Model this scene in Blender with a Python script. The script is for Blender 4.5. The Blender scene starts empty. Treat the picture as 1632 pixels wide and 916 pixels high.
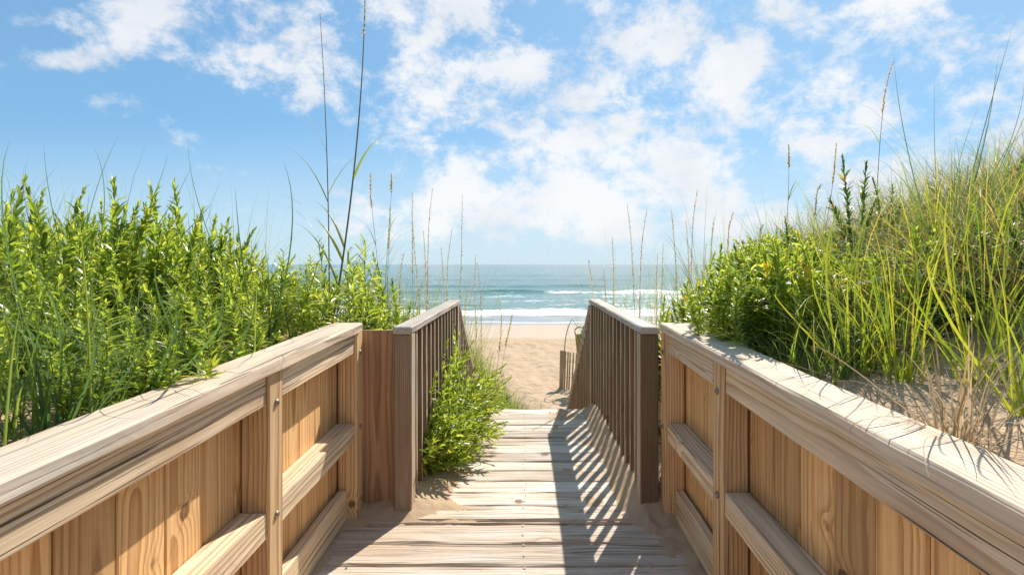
import bpy, math, random
from mathutils import Vector, noise, Matrix
R_ = math.radians
random.seed(7)
S = bpy.context.scene
COL = S.collection

# ------------------------------------------------------------------ camera
F = 816.0; VX, VY = 836.0, 421.0; CAMZ = 1.224
cam_d = bpy.data.cameras.new('camera'); cam = bpy.data.objects.new('camera', cam_d); COL.objects.link(cam)
cam.location = (0, 0, CAMZ); cam.rotation_euler = (R_(90), 0, 0)
cam_d.sensor_width = 36.0; cam_d.lens = 36.0 * F / 1632.0
cam_d.shift_x = -(VX - 816.0) / 1632.0; cam_d.shift_y = -(458.0 - VY) / 1632.0
cam_d.clip_start = 0.02; cam_d.clip_end = 60000
S.camera = cam
S.view_settings.view_transform = 'Standard'; S.view_settings.look = 'None'
S.view_settings.gamma = 1.0; S.view_settings.use_curve_mapping = False
S.view_settings.exposure = 1.12
S.cycles.use_denoising = True
S.cycles.max_bounces = 8; S.cycles.diffuse_bounces = 4; S.cycles.glossy_bounces = 3
S.cycles.transmission_bounces = 5; S.cycles.transparent_max_bounces = 4
S.cycles.caustics_reflective = False; S.cycles.caustics_refractive = False

# ------------------------------------------------------------------ sun and sky
SUN_EL = R_(45.5); SUN_AZ = R_(26.3)            # azimuth from +Y towards +X
sv = Vector((math.sin(SUN_AZ) * math.cos(SUN_EL), math.cos(SUN_AZ) * math.cos(SUN_EL), math.sin(SUN_EL)))
sd = bpy.data.lights.new('sun', 'SUN'); sd.energy = 3.15; sd.angle = R_(0.55); sd.color = (1.0, 0.945, 0.86)
so = bpy.data.objects.new('sun', sd); COL.objects.link(so)
so.rotation_euler = sv.to_track_quat('Z', 'Y').to_euler(); so.location = (5, 10, 12)

def N(nt, t, **kw):
    n = nt.nodes.new(t)
    for k, v in kw.items():
        if k == 'inp':
            for kk, vv in v.items(): n.inputs[kk].default_value = vv
        else: setattr(n, k, v)
    return n
class G:
    """small node-graph helper"""
    def __init__(s, nt): s.nt = nt
    def _in(s, n, i, v):
        if isinstance(v, bpy.types.NodeSocket): s.nt.links.new(v, n.inputs[i])
        elif v is not None: n.inputs[i].default_value = v
    def m(s, op, a, b=None, c=None, clamp=False):
        n = s.nt.nodes.new('ShaderNodeMath'); n.operation = op; n.use_clamp = clamp
        s._in(n, 0, a); s._in(n, 1, b); s._in(n, 2, c); return n.outputs[0]
    def v(s, op, a, b=None, sc=None):
        n = s.nt.nodes.new('ShaderNodeVectorMath'); n.operation = op
        s._in(n, 0, a); s._in(n, 1, b)
        if sc is not None: s._in(n, 3, sc)
        return n.outputs['Value'] if op in ('LENGTH', 'DISTANCE', 'DOT_PRODUCT') else n.outputs[0]
    def sep(s, v):
        n = s.nt.nodes.new('ShaderNodeSeparateXYZ'); s._in(n, 0, v); return n.outputs
    def comb(s, x, y, z):
        n = s.nt.nodes.new('ShaderNodeCombineXYZ'); s._in(n, 0, x); s._in(n, 1, y); s._in(n, 2, z); return n.outputs[0]
    def noise(s, v, scale=1.0, detail=3.0, rough=0.5, dist=0.0):
        n = s.nt.nodes.new('ShaderNodeTexNoise'); s._in(n, 'Vector', v)
        n.inputs['Scale'].default_value = scale; n.inputs['Detail'].default_value = detail
        n.inputs['Roughness'].default_value = rough; n.inputs['Distortion'].default_value = dist
        return n.outputs[0]
    def mix(s, f, a, b, mode='MIX'):
        n = s.nt.nodes.new('ShaderNodeMix'); n.data_type = 'RGBA'; n.blend_type = mode
        s._in(n, 0, f); s._in(n, 6, a); s._in(n, 7, b); return n.outputs[2]
    def ss(s, v, lo, hi):
        n = s.nt.nodes.new('ShaderNodeMapRange'); n.interpolation_type = 'SMOOTHSTEP'
        s._in(n, 0, v); s._in(n, 1, lo); s._in(n, 2, hi); n.inputs[3].default_value = 0; n.inputs[4].default_value = 1
        return n.outputs[0]
    def ramp(s, f, stops):
        n = s.nt.nodes.new('ShaderNodeValToRGB'); s._in(n, 0, f)
        e = n.color_ramp.elements
        while len(e) < len(stops): e.new(0.5)
        for i, (p, c) in enumerate(stops):
            e[i].position = p; e[i].color = (c[0], c[1], c[2], 1) if not isinstance(c, (int, float)) else (c, c, c, 1)
        return n.outputs[0]
    def attr(s, name, out='Fac'):
        n = s.nt.nodes.new('ShaderNodeAttribute'); n.attribute_name = name; return n.outputs[out]

SKYG = 0.55; SKYM = (.60, 1.19, 1.64, 1)
W = bpy.data.worlds.new('World'); S.world = W; W.use_nodes = True
nt = W.node_tree; nt.nodes.clear(); g = G(nt)
sky = N(nt, 'ShaderNodeTexSky', sky_type='NISHITA', sun_disc=False, sun_elevation=SUN_EL, sun_rotation=SUN_AZ,
        altitude=0, air_density=1.0, dust_density=0.3, ozone_density=2.4)
tc = N(nt, 'ShaderNodeTexCoord').outputs['Generated']
sx, sy, sz = g.sep(tc)[:3]
yy = g.m('MAXIMUM', sy, 0.15)
u = g.m('DIVIDE', sx, yy); v = g.m('DIVIDE', sz, yy)
# cloud banks: (azimuth tangent, elevation tangent, radii, weight)
BL = [(330, 20, 190, 60, .75), (420, 80, 120, 60, .8), (560, 60, 90, 80, .85), (610, 10, 90, 60, .5), (350, 130, 60, 25, .45),
      (60, 25, 75, 30, .5), (105, 97, 44, 16, 1.1), (735, 40, 60, 70, .95), (650, 90, 40, 28, .6), (790, 150, 80, 60, .95),
      (600, 190, 40, 30, .55), (650, 260, 75, 40, .75), (870, 170, 110, 70, 1.), (700, 195, 60, 45, .7), (960, 120, 80, 50, .9),
      (960, 240, 130, 70, 1.), (1060, 290, 90, 50, .85), (1150, 90, 110, 60, 1.), (1250, 110, 90, 55, .9), (1310, 190, 60, 45, .8),
      (1200, 30, 130, 45, .85), (1080, 15, 110, 28, .6), (1180, 230, 70, 50, .8), (1350, 110, 60, 50, .7), (1450, 30, 80, 50, .95), (1580, 50, 120, 75, 1.25), (1380, 160, 90, 50, .6), (250, 15, 130, 40, .55), (450, 130, 90, 40, .6),
      (1450, 110, 60, 60, .6), (1540, 220, 150, 100, 1.3), (1420, 260, 90, 60, .6), (1630, 150, 60, 60, .8), (1230, 340, 120, 40, .75),
      (880, 330, 140, 50, .55), (700, 340, 130, 45, .5), (1080, 370, 200, 35, .5), (560, 360, 150, 30, .35), (860, 5, 50, 14, .6), (350, 270, 40, 10, .35), (160, 160, 30, 10, .3), (1760, 60, 150, 160, .9), (1800, 280, 120, 80, .7), (-150, 100, 120, 60, .5)]
tot = None
for (cx, cy, rx, ry, a) in BL:
    u0, v0 = (cx - VX) / F, (VY - cy) / F
    du = g.m('MULTIPLY', g.m('SUBTRACT', u, u0), F / rx * .80)
    dv = g.m('MULTIPLY', g.m('SUBTRACT', v, v0), F / ry * .80)
    e = g.m('POWER', 2.718, g.m('MULTIPLY', g.m('ADD', g.m('MULTIPLY', du, du), g.m('MULTIPLY', dv, dv)), -1.0))
    e = g.m('MULTIPLY', e, a * .80)
    tot = e if tot is None else g.m('ADD', tot, e)
tot = g.m('MINIMUM', tot, .80)
tot = g.m('ADD', tot, g.m('MULTIPLY', g.m('MULTIPLY', g.ss(v, .22, .05), g.ss(u, -.55, -.2)), .22))
zz = g.m('ADD', g.m('MAXIMUM', sz, 0.0), 0.55)
q = g.comb(g.m('MULTIPLY', sx, 1.7), g.m('MULTIPLY', sy, 1.7), g.m('MULTIPLY', sz, 2.3))
n1 = g.noise(q, 5.2, 14, 0.66, 0.12)
n2 = g.noise(g.v('ADD', q, (7.3, 2.1, 4.0)), 1.4, 4, 0.5)
cov = g.m('ADD', tot, g.m('MULTIPLY', g.m('SUBTRACT', n1, 0.5), 4.2))
cov = g.m('ADD', cov, g.m('MULTIPLY', g.m('SUBTRACT', n2, 0.5), 0.5))
behind = g.ss(sy, 0.25, 0.0)
cov = g.m('ADD', cov, g.m('MULTIPLY', behind, 0.30))
mask = g.m('MULTIPLY', g.ss(cov, 0.32, 1.20), g.ss(sz, 0.0, 0.06))
mask = g.m('MULTIPLY', mask, 0.93)
shade = g.noise(g.v('ADD', q, (1.3, 5.1, 0.35)), 2.6, 5, 0.55)
ccol = g.ramp(shade, [(0.30, (4.05, 4.3, 4.65)), (0.60, (5.2, 5.25, 5.3))])
# milky air near the horizon and towards the sun
haz = g.m('ADD', g.m('MULTIPLY', g.ss(v, 0.30, 0.0), 0.62), g.m('ADD', .13, g.m('MULTIPLY', g.ss(u, -0.75, 0.6), 0.14)))
gm = N(nt, 'ShaderNodeGamma'); gm.inputs[1].default_value = SKYG; nt.links.new(sky.outputs[0], gm.inputs[0])
skyc = g.mix(1.0, gm.outputs[0], SKYM, 'MULTIPLY')
skyc = g.mix(haz, skyc, (3.75, 4.5, 5.0, 1))
fin = g.mix(mask, skyc, ccol)
bg = N(nt, 'ShaderNodeBackground'); bg.inputs[1].default_value = 0.086
nt.links.new(fin, bg.inputs[0])
out = N(nt, 'ShaderNodeOutputWorld'); nt.links.new(bg.outputs[0], out.inputs[0])

# ------------------------------------------------------------------ helpers
def sstep(a, b, x):
    t = max(0.0, min(1.0, (x - a) / (b - a))); return t * t * (3 - 2 * t)
def lerp(a, b, t): return a + (b - a) * t
def fbm(x, y, z=0.0, o=4): return noise.fractal(Vector((x, y, z)), 0.5, 2.0, o)
def at(px, py, Y): return Vector(((px - VX) * Y / F, Y, CAMZ + (VY - py) * Y / F))
rnd = random.random; uni = random.uniform
_seed = [0]
class MB:
    def __init__(s): s.v = []; s.f = []; s.tc = []; s.rnd = []
    def add(s, verts, faces, tcs=None, rnd=0.5):
        b = len(s.v); s.v += verts; s.f += [tuple(i + b for i in f) for f in faces]
        s.tc += tcs if tcs else [tuple(v) for v in verts]; s.rnd += [rnd] * len(verts)
    def build(s, name, mat, parent=None, smooth=False):
        me = bpy.data.meshes.new(name); me.from_pydata([tuple(v) for v in s.v], [], s.f); me.update()
        a = me.attributes.new('tc', 'FLOAT_VECTOR', 'POINT'); a.data.foreach_set('vector', [c for t in s.tc for c in t])
        a = me.attributes.new('rnd', 'FLOAT', 'POINT'); a.data.foreach_set('value', s.rnd)
        if smooth: me.polygons.foreach_set('use_smooth', [True] * len(me.polygons))
        me.materials.append(mat)
        o = bpy.data.objects.new(name, me); COL.objects.link(o)
        if parent: o.parent = parent
        return o
    def board(s, p0, p1, w, t, up=(0, 0, 1), nseg=None, ch=0.004, wob=0.0015, rnd=None, bow=0.0):
        """a plank from p0 to p1; w along up x dir, t along up. Texture coords follow the grain."""
        p0 = Vector(p0); p1 = Vector(p1); d = p1 - p0; L = d.length; x = d / L
        up = Vector(up); up = (up - x * up.dot(x)).normalized(); y = up.cross(x)
        _seed[0] += 1; sd_ = _seed[0] * 7.31
        if rnd is None: rnd = random.random()
        if nseg is None: nseg = max(2, int(L / 0.05))
        W2, T2 = w / 2, t / 2; c = min(ch, W2 * .6, T2 * .6)
        prof = [(-W2 + c, -T2), (W2 - c, -T2), (W2, -T2 + c), (W2, T2 - c), (W2 - c, T2), (-W2 + c, T2), (-W2, T2 - c), (-W2, -T2 + c)]
        ox = random.uniform(0, 60); oy = random.uniform(-.06, .06); oz = random.uniform(.015, .11) * random.choice((-1, 1))
        if t > .06: oy = random.uniform(-.08, .08); oz = random.uniform(.02, .06)
        V = []; T = []
        ss_ = [0.0] + [min(L, c)] + [L * i / nseg for i in range(1, nseg)] + [L - min(L, c)] + [L]
        ss_ = sorted(set(ss_))
        for i, q_ in enumerate(ss_):
            k = 1.0 if 0 < i < len(ss_) - 1 else None
            for j, (a, b) in enumerate(prof):
                if k is None: a *= (W2 - c * .7) / W2; b *= (T2 - c * .7) / T2
                na = noise.noise(Vector((q_ * 5 + sd_, j * 3.7, 0))) * wob if wob else 0
                nb = noise.noise(Vector((q_ * 4 + sd_, j * 3.7, 9))) * wob if wob else 0
                bw = bow * math.sin(q_ / L * math.pi)
                V.append(p0 + x * q_ + y * (a + na + bw) + up * (b + nb)); T.append((q_ + ox, a + oy, b + oz))
        F_ = []; n = len(ss_)
        for i in range(n - 1):
            for j in range(8):
                j2 = (j + 1) % 8; F_.append((i * 8 + j, i * 8 + j2, i * 8 + 8 + j2, i * 8 + 8 + j))
        F_.append(tuple(reversed(range(8)))); F_.append(tuple((n - 1) * 8 + j for j in range(8)))
        s.add(V, F_, T, rnd); return s
    def tube(s, pts, rads, n=5, rnd=0.5):
        V = []; F_ = []; m = len(pts); pts = [Vector(p) for p in pts]
        for i, p in enumerate(pts):
            d = (pts[min(i + 1, m - 1)] - pts[max(i - 1, 0)]).normalized()
            a = d.cross(Vector((0.31, 0.17, 0.93)) if abs(d.z) < .9 else Vector((1, 0.2, 0))).normalized(); b = d.cross(a)
            for k in range(n):
                th = 2 * math.pi * k / n; V.append(p + (a * math.cos(th) + b * math.sin(th)) * rads[i])
        for i in range(m - 1):
            for k in range(n):
                k2 = (k + 1) % n; F_.append((i * n + k, i * n + k2, i * n + n + k2, i * n + n + k))
        F_.append(tuple(reversed(range(n)))); F_.append(tuple((m - 1) * n + k for k in range(n)))
        s.add(V, F_, None, rnd); return s
    def ribbon(s, pts, ws, side, fold=0.25, rnd=0.5):
        """blade or leaf: folded along its midrib"""
        V = []; F_ = []; m = len(pts); T = []
        for i, p in enumerate(pts):
            p = Vector(p); d = (Vector(pts[min(i + 1, m - 1)]) - Vector(pts[max(i - 1, 0)])).normalized()
            sd = (side - d * side.dot(d)).normalized(); nn = d.cross(sd)
            w = ws[i] * .5
            V += [p - sd * w + nn * w * fold, p, p + sd * w + nn * w * fold]
            t_ = i / (m - 1); T += [(t_, 0, 0), (t_, .5, 0), (t_, 1, 0)]
        for i in range(m - 1):
            F_ += [(3 * i, 3 * i + 1, 3 * i + 4, 3 * i + 3), (3 * i + 1, 3 * i + 2, 3 * i + 5, 3 * i + 4)]
        s.add(V, F_, T, rnd); return s
def tag(o, label=None, cat=None, group=None, kind=None):
    if label: o['label'] = label
    if cat: o['category'] = cat
    if group: o['group'] = group
    if kind: o['kind'] = kind
    return o
def empty(name, loc=(0, 0, 0)):
    o = bpy.data.objects.new(name, None); COL.objects.link(o); o.location = loc; o.empty_display_size = .1; return o

# ------------------------------------------------------------------ materials
def mat_base(name):
    m = bpy.data.materials.new(name); m.use_nodes = True; nt = m.node_tree; nt.nodes.clear()
    return m, nt, G(nt)
def finish(nt, shader):
    o = nt.nodes.new('ShaderNodeOutputMaterial'); nt.links.new(shader, o.inputs[0])
def bump(g, h, strength=0.3, dist=0.01, normal=None):
    b = g.nt.nodes.new('ShaderNodeBump'); b.inputs['Strength'].default_value = strength; b.inputs['Distance'].default_value = dist
    g._in(b, 'Height', h)
    if normal: g.nt.links.new(normal, b.inputs['Normal'])
    return b.outputs[0]
def wood(name, light, dark, grey, wet=0.3, crack=0.5, ring=0.7, freq=150., sand=0.0, moss=0.0, knots=0.80, tint=.22, bstr=.5):
    m, nt, g = mat_base(name)
    P = g.attr('tc', 'Vector'); rn = g.attr('rnd')
    x, y, z = g.sep(P)[:3]
    nA = g.m('SUBTRACT', g.noise(g.v('MULTIPLY', P, (1.3, 7, 7)), 1, 2), .5)
    vo = nt.nodes.new('ShaderNodeTexVoronoi'); vo.inputs['Scale'].default_value = 5.2
    nt.links.new(g.v('MULTIPLY', P, (1, 1, .12)), vo.inputs['Vector'])
    sel = g.m('GREATER_THAN', g.sep(vo.outputs['Color'])[0], knots)
    kd = g.m('ADD', vo.outputs['Distance'], g.m('MULTIPLY', g.m('SUBTRACT', g.noise(P, 60, 2), .5), .05))
    push = g.m('MULTIPLY', g.m('POWER', 2.718, g.m('MULTIPLY', g.m('MULTIPLY', kd, kd), -22.)), sel)
    r = g.m('SQRT', g.m('ADD', g.m('MULTIPLY', y, y), g.m('MULTIPLY', z, z)))
    r = g.m('ADD', r, g.m('MULTIPLY', nA, .030)); r = g.m('ADD', r, g.m('MULTIPLY', push, .022))
    r = g.m('ADD', r, g.m('MULTIPLY', g.noise(g.v('MULTIPLY', P, (5, 60, 60)), 1, 2), .003))
    ph = g.m('MULTIPLY', r, freq); fr = g.m('FRACT', ph)
    rg = g.ramp(fr, [(0.0, 0.0), (0.45, 0.12), (0.82, 0.9), (0.9, 1.0), (1.0, 0.0)])
    rg = g.m('MULTIPLY', rg, g.m('ADD', .5, g.m('MULTIPLY', g.noise(g.v('MULTIPLY', P, (.7, 14, 14)), 1, 2), 1.0)))
    fib = g.noise(g.v('MULTIPLY', P, (9, 420, 420)), 1, 3, .6)
    fib2 = g.noise(g.v('MULTIPLY', P, (2.2, 90, 90)), 1, 3, .6)
    c = g.mix(g.m('MULTIPLY', rg, ring), light + (1,), dark + (1,))
    wv = g.ss(g.noise(g.v('MULTIPLY', P, (2.0, 11, 11)), 1, 4, .6), .72 - wet * .6, 1.0 - wet * .45)
    c = g.mix(g.m('MULTIPLY', wv, .85), c, grey + (1,))
    c = g.mix(1.0, c, g.ramp(fib, [(.2, .84), (.8, 1.16)]), 'MULTIPLY')
    c = g.mix(1.0, c, g.ramp(fib2, [(.28, .80), (.72, 1.16)]), 'MULTIPLY')
    tv = g.ramp(rn, [(0, (1 - tint, 1 - tint * 1.05, 1 - tint * 1.1)), (.5, (1, .98, .95)), (1, (1 + tint * .6, 1 + tint * .5, 1 + tint * .35))])
    c = g.mix(1.0, c, tv, 'MULTIPLY')
    # knots
    kn = g.m('MULTIPLY', g.ss(kd, .12, .085), sel)
    kc = g.ramp(g.m('FRACT', g.m('MULTIPLY', kd, 34.)), [(0, (.11, .045, .018)), (1, (.26, .12, .05))])
    c = g.mix(g.m('MULTIPLY', kn, .85), c, kc)
    kr = g.m('MULTIPLY', g.m('MULTIPLY', g.ss(kd, .085, .11), g.ss(kd, .16, .11)), sel)
    c = g.mix(g.m('MULTIPLY', kr, .75), c, (.07, .03, .015, 1))
    # drying checks
    cn = g.noise(g.v('MULTIPLY', P, (1.4, 130, 130)), 1, 2, .5)
    ck = g.m('MULTIPLY', g.ss(cn, .86 - crack * .22, .875 - crack * .21), g.ss(g.noise(g.v('MULTIPLY', P, (1.1, 4, 4)), 1, 1), .42, .55))
    c = g.mix(g.m('MULTIPLY', ck, .85), c, (.035, .024, .017, 1))
    h = g.m('ADD', g.m('MULTIPLY', fib, .35), g.m('MULTIPLY', rg, .45)); h = g.m('SUBTRACT', h, g.m('MULTIPLY', ck, 2.2))
    if moss:
        pz = g.sep(N(nt, 'ShaderNodeNewGeometry').outputs['Position'])[2]
        mm = g.m('MULTIPLY', g.ss(g.noise(N(nt, 'ShaderNodeNewGeometry').outputs['Position'], 7, 4, .6), .46, .68), g.ss(pz, .9, .35))
        c = g.mix(g.m('MULTIPLY', mm, moss), c, (.17, .17, .035, 1))
    if sand:
        geo = N(nt, 'ShaderNodeNewGeometry').outputs['Position']
        gx, gy, gz = g.sep(geo)[:3]
        sn = g.noise(geo, 4.5, 5, .65)
        edge = g.ss(g.m('ABSOLUTE', g.m('ADD', gx, .02)), .15, .62)
        sm = g.ss(g.m('ADD', sn, g.m('MULTIPLY', edge, .25)), .58, .72)
        gr = g.ss(g.noise(geo, 420, 2, .6), .35, .62)
        sm = g.m('MULTIPLY', sm, gr)
        c = g.mix(g.m('MULTIPLY', sm, sand), c, (.56, .42, .29, 1))
        st = g.ss(g.noise(g.v('MULTIPLY', geo, (2.2, 26, 1)), 1, 4, .6), .52, .70)   # bleached and grimy streaks
        c = g.mix(g.m('MULTIPLY', st, .55), c, (.27, .205, .14, 1))
    b = N(nt, 'ShaderNodeBsdfPrincipled'); nt.links.new(c, b.inputs['Base Color'])
    b.inputs['Roughness'].default_value = .74; b.inputs['Specular IOR Level'].default_value = .25
    nt.links.new(bump(g, h, bstr, .0025), b.inputs['Normal'])
    finish(nt, b.outputs[0]); return m
M = {}
M['clad'] = wood('cladding_wood', (.78, .485, .225), (.42, .195, .07), (.58, .39, .22), wet=.2, crack=.6, ring=.75, freq=80., knots=.30, tint=.40, bstr=.4)
M['post'] = wood('post_wood', (.74, .50, .27), (.40, .21, .095), (.60, .46, .31), wet=.30, crack=.8, ring=.85, freq=80., knots=.82)
M['rail'] = wood('rail_wood', (.78, .61, .41), (.44, .275, .16), (.66, .55, .43), wet=.42, crack=.98, ring=.85, freq=85., knots=.80, tint=.12, bstr=.7)
M['cap'] = wood('cap_wood', (.72, .57, .42), (.46, .31, .21), (.64, .57, .49), wet=.5, crack=.95, ring=.75, freq=90., knots=.86, tint=.08, bstr=.8)
M['old'] = wood('weathered_wood', (.36, .255, .175), (.20, .12, .075), (.40, .34, .28), wet=.45, crack=.55, ring=.8, freq=110., knots=.93, tint=.2, bstr=.8)
M['oldcap'] = wood('weathered_cap_wood', (.50, .43, .36), (.30, .24, .19), (.50, .465, .43), wet=.6, crack=.65, ring=.8, freq=110., knots=.95, tint=.10, bstr=.9)
M['mossy'] = wood('mossy_weathered_wood', (.33, .25, .175), (.19, .125, .08), (.36, .33, .28), wet=.5, crack=.45, ring=.55, freq=150., knots=.93, tint=.18, moss=.75)
M['stained'] = wood('stained_board_wood', (.38, .225, .13), (.20, .10, .055), (.32, .22, .15), wet=.2, crack=.45, ring=.7, freq=80., knots=.9)
M['dark'] = wood('weathered_wood_shaded_face', (.27, .18, .11), (.14, .085, .05), (.27, .22, .165), wet=.35, crack=.5, ring=.7, freq=110., knots=.93, tint=.2, bstr=.8)  # railing fronts: shade put into a darker weathered tone
M['pale'] = wood('weathered_wood_lit_face', (.58, .46, .33), (.36, .26, .17), (.56, .49, .40), wet=.55, crack=.4, ring=.7, freq=110., knots=.95, tint=.14, bstr=.8)  # railing sides: brighter light put into a paler weathered tone
M['palemossy'] = wood('mossy_wood_lit_face', (.54, .43, .30), (.33, .24, .16), (.52, .46, .37), wet=.55, crack=.4, ring=.7, freq=110., knots=.95, tint=.18, moss=.6, bstr=.8)  # same painted lit side, with real moss on it
M['deck'] = wood('deck_wood', (.66, .54, .42), (.38, .27, .19), (.72, .66, .59), wet=.62, crack=1.0, ring=.85, freq=90., sand=.7, knots=.90, tint=.28, bstr=1.0)

def sand_mat(name, drift=False):
    m, nt, g = mat_base(name)
    P = N(nt, 'ShaderNodeNewGeometry').outputs['Position']
    x, y, z = g.sep(P)[:3]
    grain = g.noise(P, 900 if drift else 140, 2, .7)
    n = g.noise(P, 2.2, 6, .6)
    c = g.mix(n, (.46, .315, .185, 1), (.58, .425, .28, 1))
    c = g.mix(1.0, c, g.ramp(grain, [(.3, .72), (.7, 1.12)]), 'MULTIPLY')
    deb = g.m('GREATER_THAN', g.noise(P, 120 if drift else 26, 3, .6), .71)
    c = g.mix(g.m('MULTIPLY', deb, .65), c, (.16, .10, .055, 1))
    yw = g.m('ADD', y, g.m('MULTIPLY', g.m('SUBTRACT', g.noise(P, .35, 3), .5), 2.2))
    flat = g.ss(yw, 24.8, 25.8)
    c = g.mix(g.m('MULTIPLY', flat, .85), c, (.50, .40, .31, 1))
    wet = g.ss(yw, 31.5, 34.2)
    c = g.mix(wet, c, (.34, .29, .25, 1))
    h = g.m('ADD', g.m('MULTIPLY', g.noise(P, 5.0, 3, .55), 1.0), g.m('MULTIPLY', g.noise(P, 60, 3, .6), .12))
    h = g.m('MULTIPLY', h, g.m('SUBTRACT', 1.0, g.m('MULTIPLY', flat, .93)))
    if drift: h = g.m('ADD', g.m('MULTIPLY', g.noise(P, 30, 4, .6), .25), g.m('MULTIPLY', grain, .10))
    b = N(nt, 'ShaderNodeBsdfPrincipled'); nt.links.new(c, b.inputs['Base Color'])
    nt.links.new(g.m('SUBTRACT', .95, g.m('MULTIPLY', wet, .75)), b.inputs['Roughness'])
    b.inputs['Specular IOR Level'].default_value = .3
    nt.links.new(bump(g, h, .5 if drift else .55, .03 if drift else .16), b.inputs['Normal'])
    finish(nt, b.outputs[0]); return m
M['sand'] = sand_mat('beach_sand'); M['drift'] = sand_mat('drift_sand', True)

def leaf_mat(name, stops, trans, tw=.45, rough=.38, objrand=.25, spec=.5):
    m, nt, g = mat_base(name)
    rn = g.attr('rnd'); oi = N(nt, 'ShaderNodeObjectInfo').outputs['Random']
    t = g.m('ADD', g.m('MULTIPLY', rn, 1 - objrand), g.m('MULTIPLY', oi, objrand))
    c = g.ramp(t, stops)
    tcx = g.sep(g.attr('tc', 'Vector'))
    c = g.mix(g.m('MULTIPLY', g.ss(g.m('ABSOLUTE', g.m('SUBTRACT', tcx[1], .5)), .10, 0.0), .35), c, (.30, .36, .10, 1))
    b = N(nt, 'ShaderNodeBsdfPrincipled'); nt.links.new(c, b.inputs['Base Color'])
    b.inputs['Roughness'].default_value = rough; b.inputs['Specular IOR Level'].default_value = spec
    tr = N(nt, 'ShaderNodeBsdfTranslucent'); nt.links.new(g.mix(1.0, c, trans + (1,), 'MULTIPLY'), tr.inputs[0])
    mx = N(nt, 'ShaderNodeMixShader'); mx.inputs[0].default_value = tw
    nt.links.new(b.outputs[0], mx.inputs[1]); nt.links.new(tr.outputs[0], mx.inputs[2])
    finish(nt, mx.outputs[0]); return m
M['leaf'] = leaf_mat('shrub_leaf', [(0, (.065, .115, .02)), (.33, (.17, .24, .035)), (.77, (.33, .395, .06)), (.93, (.48, .45, .10)), (.975, (.60, .36, .02)), (1, (.55, .25, .02))], (2.6, 2.4, 1.5), .48, .33, .2)
M['leafdark'] = leaf_mat('dark_leaf', [(0, (.030, .075, .014)), (.6, (.06, .13, .02)), (.93, (.11, .19, .025)), (.96, (.60, .34, .03)), (1, (.5, .2, .02))], (2.4, 2.3, 1.3), .4, .38, .2)
M['grass'] = leaf_mat('grass_blade', [(0, (.07, .13, .03)), (.4, (.14, .20, .035)), (.62, (.24, .27, .05)), (.78, (.38, .30, .13)), (1, (.48, .36, .20))], (2.4, 2.2, 1.4), .45, .45, .1)
M['gold'] = leaf_mat('yellow_green_blade', [(0, (.10, .18, .02)), (.35, (.22, .30, .025)), (.7, (.40, .41, .035)), (.88, (.52, .42, .09)), (1, (.42, .24, .09))], (1.9, 1.8, 1.2), .40, .42, .1)
M['dry'] = leaf_mat('dry_blade', [(0, (.09, .050, .025)), (.5, (.20, .125, .065)), (.8, (.34, .24, .14)), (1, (.50, .40, .28))], (1.4, 1.3, 1.2), .3, .6, .1, .2)
M['straw'] = leaf_mat('straw_blade', [(0, (.30, .20, .11)), (.5, (.50, .38, .24)), (1, (.66, .55, .38))], (1.4, 1.3, 1.2), .3, .6, .1, .2)
M['blue'] = leaf_mat('bluegreen_blade', [(0, (.035, .085, .035)), (.6, (.07, .14, .05)), (1, (.16, .22, .08))], (2.4, 2.2, 1.4), .4, .35, .2)
def plain(name, col, rough=.6, metal=0., nscale=30, var=.25, spec=.4):
    m, nt, g = mat_base(name)
    P = N(nt, 'ShaderNodeTexCoord').outputs['Object']
    c = g.mix(1.0, col + (1,), g.ramp(g.noise(P, nscale, 4, .6), [(.3, 1 - var), (.7, 1 + var)]), 'MULTIPLY')
    b = N(nt, 'ShaderNodeBsdfPrincipled'); nt.links.new(c, b.inputs['Base Color']); b.inputs['Roughness'].default_value = rough
    b.inputs['Metallic'].default_value = metal; b.inputs['Specular IOR Level'].default_value = spec
    finish(nt, b.outputs[0]); return m
M['stem'] = plain('stem_green', (.13, .15, .04)); M['stemred'] = plain('stem_red', (.16, .06, .035))
M['stalk'] = plain('oat_stalk', (.30, .25, .11)); M['stalkdark'] = plain('dark_stalk', (.13, .115, .055))
M['seed'] = leaf_mat('oat_seed', [(0, (.42, .34, .19)), (1, (.62, .53, .35))], (1.5, 1.4, 1.2), .5, .6, .1, .2); M['bolt'] = plain('galvanised_bolt', (.30, .24, .19), .45, .8, 90)
M['fence'] = plain('fence_slat_wood', (.36, .27, .19), .8, 0, 12); M['wire'] = plain('fence_wire', (.10, .09, .08), .5, .6)
M['tan'] = plain('tan_board', (.30, .21, .085), .7, 0, 14); M['black'] = plain('black_tube', (.03, .025, .03), .4)
M['bluecloth'] = plain('blue_cloth', (.01, .30, .62), .7, 0, 20); M['teal'] = plain('turquoise_plastic', (.02, .50, .48), .35, 0, 20, .1)

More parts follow.
